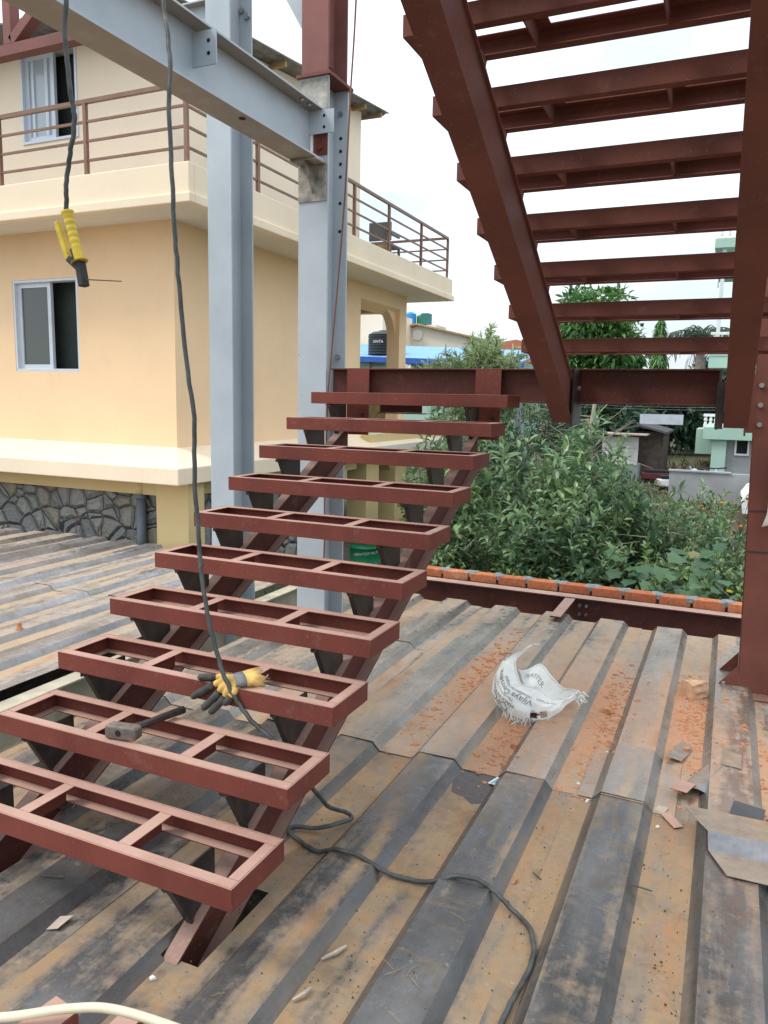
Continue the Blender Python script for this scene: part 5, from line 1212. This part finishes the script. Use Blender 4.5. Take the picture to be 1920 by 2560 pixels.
MB().box(2.10, 2.20, 21.7, 21.8, 3.14, 5.92).build('porch_post', MT['mint_w'], t); MB().box(1.98, 9, 21.32, 28, 2.70, 3.02).build('ceiling_band', MT['mint'], t)
w_ = MB().box(2.86, 3.36, 22.54, 22.6, 3.30, 4.10).build('window', MT['white'], t)
for x in (2.91, 3.13): MB().box(x, x+.17, 22.53, 22.54, 3.36, 3.95).build('pane', MT['glass'], w_)
tag(MB().tube([(2.05, 21.9, 4.9), (2.05, 21.9, 5.55)], .02, 6).tube([(2.12, 21.9, 4.9), (2.12, 21.9, 5.55)], .02, 6).box(2.05, 2.12, 21.89, 21.91, 5.2, 5.23).build('roof_ladder', MT['zinc'], org=(2.1, 21.9, 4.9)), 'short metal ladder on the side of the green house', 'ladder')
t = thing('green_outbuilding', 'low grey plastered outbuilding with a mint green roof slab', 'outbuilding', (3.2, 17.5, .0))
MB().box(2.12, 6, 16.9, 21, .92, 1.20).build('roof_slab', MT['mint'], t, bevel=.01); MB().box(2.32, 2.62, 17.0, 17.3, -.3, .92).build('corner_post', MT['mint'], t)
wall_with_holes(MB(), 2.62, 6, -.3, .92, 17.12, .2, [(2.83, 3.05, .62, .90)]).build('wall', MT['conc'], t)
mb = MB(); mb.box(2.79, 2.83, 17.08, 17.3, .58, .91).box(3.05, 3.09, 17.08, 17.3, .58, .91).box(2.83, 3.05, 17.08, 17.3, .58, .62); w_ = mb.build('window_frame', MT['white'], t); MB().box(2.83, 3.05, 17.27, 17.29, .62, .91).build('dark_opening', MT['dark_room'], w_)
mb = MB(); baluster_row(mb, 2.0, 2.36, 20.2, 1.06, .40, .12); tag(mb.build('balustrade', MT['white'], org=(2.1, 20.2, 1.0)), 'short white balustrade left of the green outbuilding', 'balustrade')
tag(MB().box(1.85, 2.3, 20.3, 22, .4, 1.05).build('garden_wall', MT['mint'], org=(2, 20.4, .4)), 'mint green wall below the short white balustrade', 'wall')
t = thing('shed', 'dark brick shed with a white sheet on its sagging roof', 'shed', (1.0, 17.4, -.1))
MB().box(.60, 1.27, 17.2, 19, -.3, 1.04).build('wall', MT['shedwall'], t); MB().prism([(.15, 1.02), (.75, 1.16), (1.36, 1.0), (1.36, 1.05), (.75, 1.21), (.15, 1.07)], 'y', 16.9, 19.2).build('roof', MT['zinc_d'], t)
mb = MB(); mb.box(.64, 1.63, 17.9, 17.93, 1.20, 1.44); mb.build('white_sheet', MT['zinc'], t)
mb = MB(); mb.box(-.02, .78, 16.6, 16.64, .28, .92); p_ = mb.build('sheet_door', MT['white'], t); MB().box(.34, .36, 16.59, 16.6, .28, .92).build('door_seam', MT['zinc_d'], p_)
MB().box(-.1, .98, 16.3, 17.2, .97, 1.0, Matrix.Rotation(R(0), 4, 'Y')).build('lean_to_roof', MT['paper'], t); MB().box(-.02, .80, 16.62, 17.2, -.3, .28).build('shed_base', MT['conc'], t)
tag(MB().box(1.66, 3.6, 14.0, 14.16, -.35, .40).box(1.64, 2.75, 13.97, 14.19, .40, .425).build('low_wall', MT['conc'], org=(2, 14, -.3)), 'low grey plaster wall before the motorbikes', 'wall')
# motorbikes behind the low wall
def bike(x, y, rz, body, label):
    z0 = gz(x, y)-.36; t = thing('motorbike', label, 'motorbike', (0, 0, 0), 'motorbikes behind the low wall'); ORG[t.name] = Vector((0, 0, 0))
    for dx in (-.62, .62):
        mb = MB()
        for r0, r1 in ((.30, .22),):
            P = [Vector((dx+.26*math.cos(a), 0, .30+.26*math.sin(a))) for a in [6.2832*i/20 for i in range(21)]]; mb.tube(P, .045, 6, False)
        w_ = mb.build('wheel', MT['tyre'], t); MB().tube([(dx, -.03, .30), (dx, .03, .30)], .05, 8).build('hub', MT['zinc'], w_)
    MB().prism([(-.75, .62), (-.2, .55), (.15, .62), (.35, .82), (.2, .92), (-.1, .80), (-.8, .78)], 'y', -.11, .11).build('body', MT[body], t, bevel=.03)
    MB().prism([(-.72, .79), (-.05, .80), (-.05, .86), (-.75, .88)], 'y', -.10, .10).build('seat', MT['tyre'], t, bevel=.02)
    MB().box(-.25, .25, -.09, .09, .25, .56).build('engine', MT['plastic_g'], t, bevel=.03)
    MB().tube([(.62, 0, .30), (.40, 0, .95), (.36, 0, 1.02)], .025, 8).build('fork', MT['zinc'], t); MB().tube([(.30, -.32, 1.04), (.38, 0, 1.02), (.30, .32, 1.04)], .018, 8).build('handlebar', MT['tyre'], t)
    MB().lathe([(.02, 0), (.085, .02), (.09, .10), (.03, .13)], (.50, 0, .80), 12).build('headlight', MT['zinc'], t)
    t.scale = (.85, .85, .85); t.location = (x, y, z0); t.rotation_euler.z = rz; return t
bike(1.98, 15.3, R(25), 'white', 'motorbike with a white body nearest the low grey wall'); bike(2.3, 16.0, R(-60), 'zinc', 'pale grey motorbike turned away behind the white one'); bike(1.6, 16.3, R(10), 'maroon', 'dark motorbike beside the shed wall')
t = thing('parked_car', 'white car bonnet showing behind the red post', 'car', (3.7, 12.6, -.2))
MB().prism([(2.96, -.1), (2.93, .12), (3.02, .26), (3.45, .44), (3.8, .50), (4.2, .86), (5.3, .9), (5.9, .55), (6.2, .5), (6.2, .0)], 'y', 12.1, 13.7).build('body', MT['white'], t, bevel=.012)
for x in (3.4, 5.6):
    for y in (12.12, 13.55): MB().tube([(x, y-.03, .0), (x, y+.14, .0)], .28, 18).build('wheel', MT['tyre'], t)
MB().prism([(3.86, .56), (4.24, .84), (5.26, .86), (5.7, .57)], 'y', 12.09, 13.71).build('side_windows', MT['glass'], t)
# wires
mb = MB()
for i in range(6):
    z = 1.84-.05*i; mb.tube(spline([(-1.5, 14.5, z+.03), (1.2, 14.5, z-.02), (3.8, 14.5, z+.02)], 6), .002, 4)
t = thing('wire_fence', 'strands of fence wire below the landing beam', 'fence', (1, 14.5, -.4)); mb.build('wires', MT['zinc'], t)
for x in (-1.5, 3.8): MB().box(x-.05, x+.05, 14.45, 14.55, -.6, 1.9).build('fence_post', MT['conc'], t)
t = thing('clothes_line', 'white and blue washing hung beside the blue roofed house', 'washing', (-8.2, 24.5, 2.6)); MB().tube([(-9.6, 24.5, 2.98), (-7.0, 24.5, 2.90)], .01, 4).build('line', MT['tyre'], t)
for i, (x, m) in enumerate(((-9.05, 'blueroof'), (-8.55, 'white'))):
    mb = MB(); mb.v = [(x+.40*u, 24.5+.03*math.sin(u*9+v_), 2.95-.45*v_) for v_ in (0, .5, 1) for u in (0, .25, .5, .75, 1)]; mb.f = [(j*5+k, j*5+k+1, j*5+k+6, j*5+k+5) for j in range(2) for k in range(4)]; mb.build('garment', MT[m], t, solid=.01)
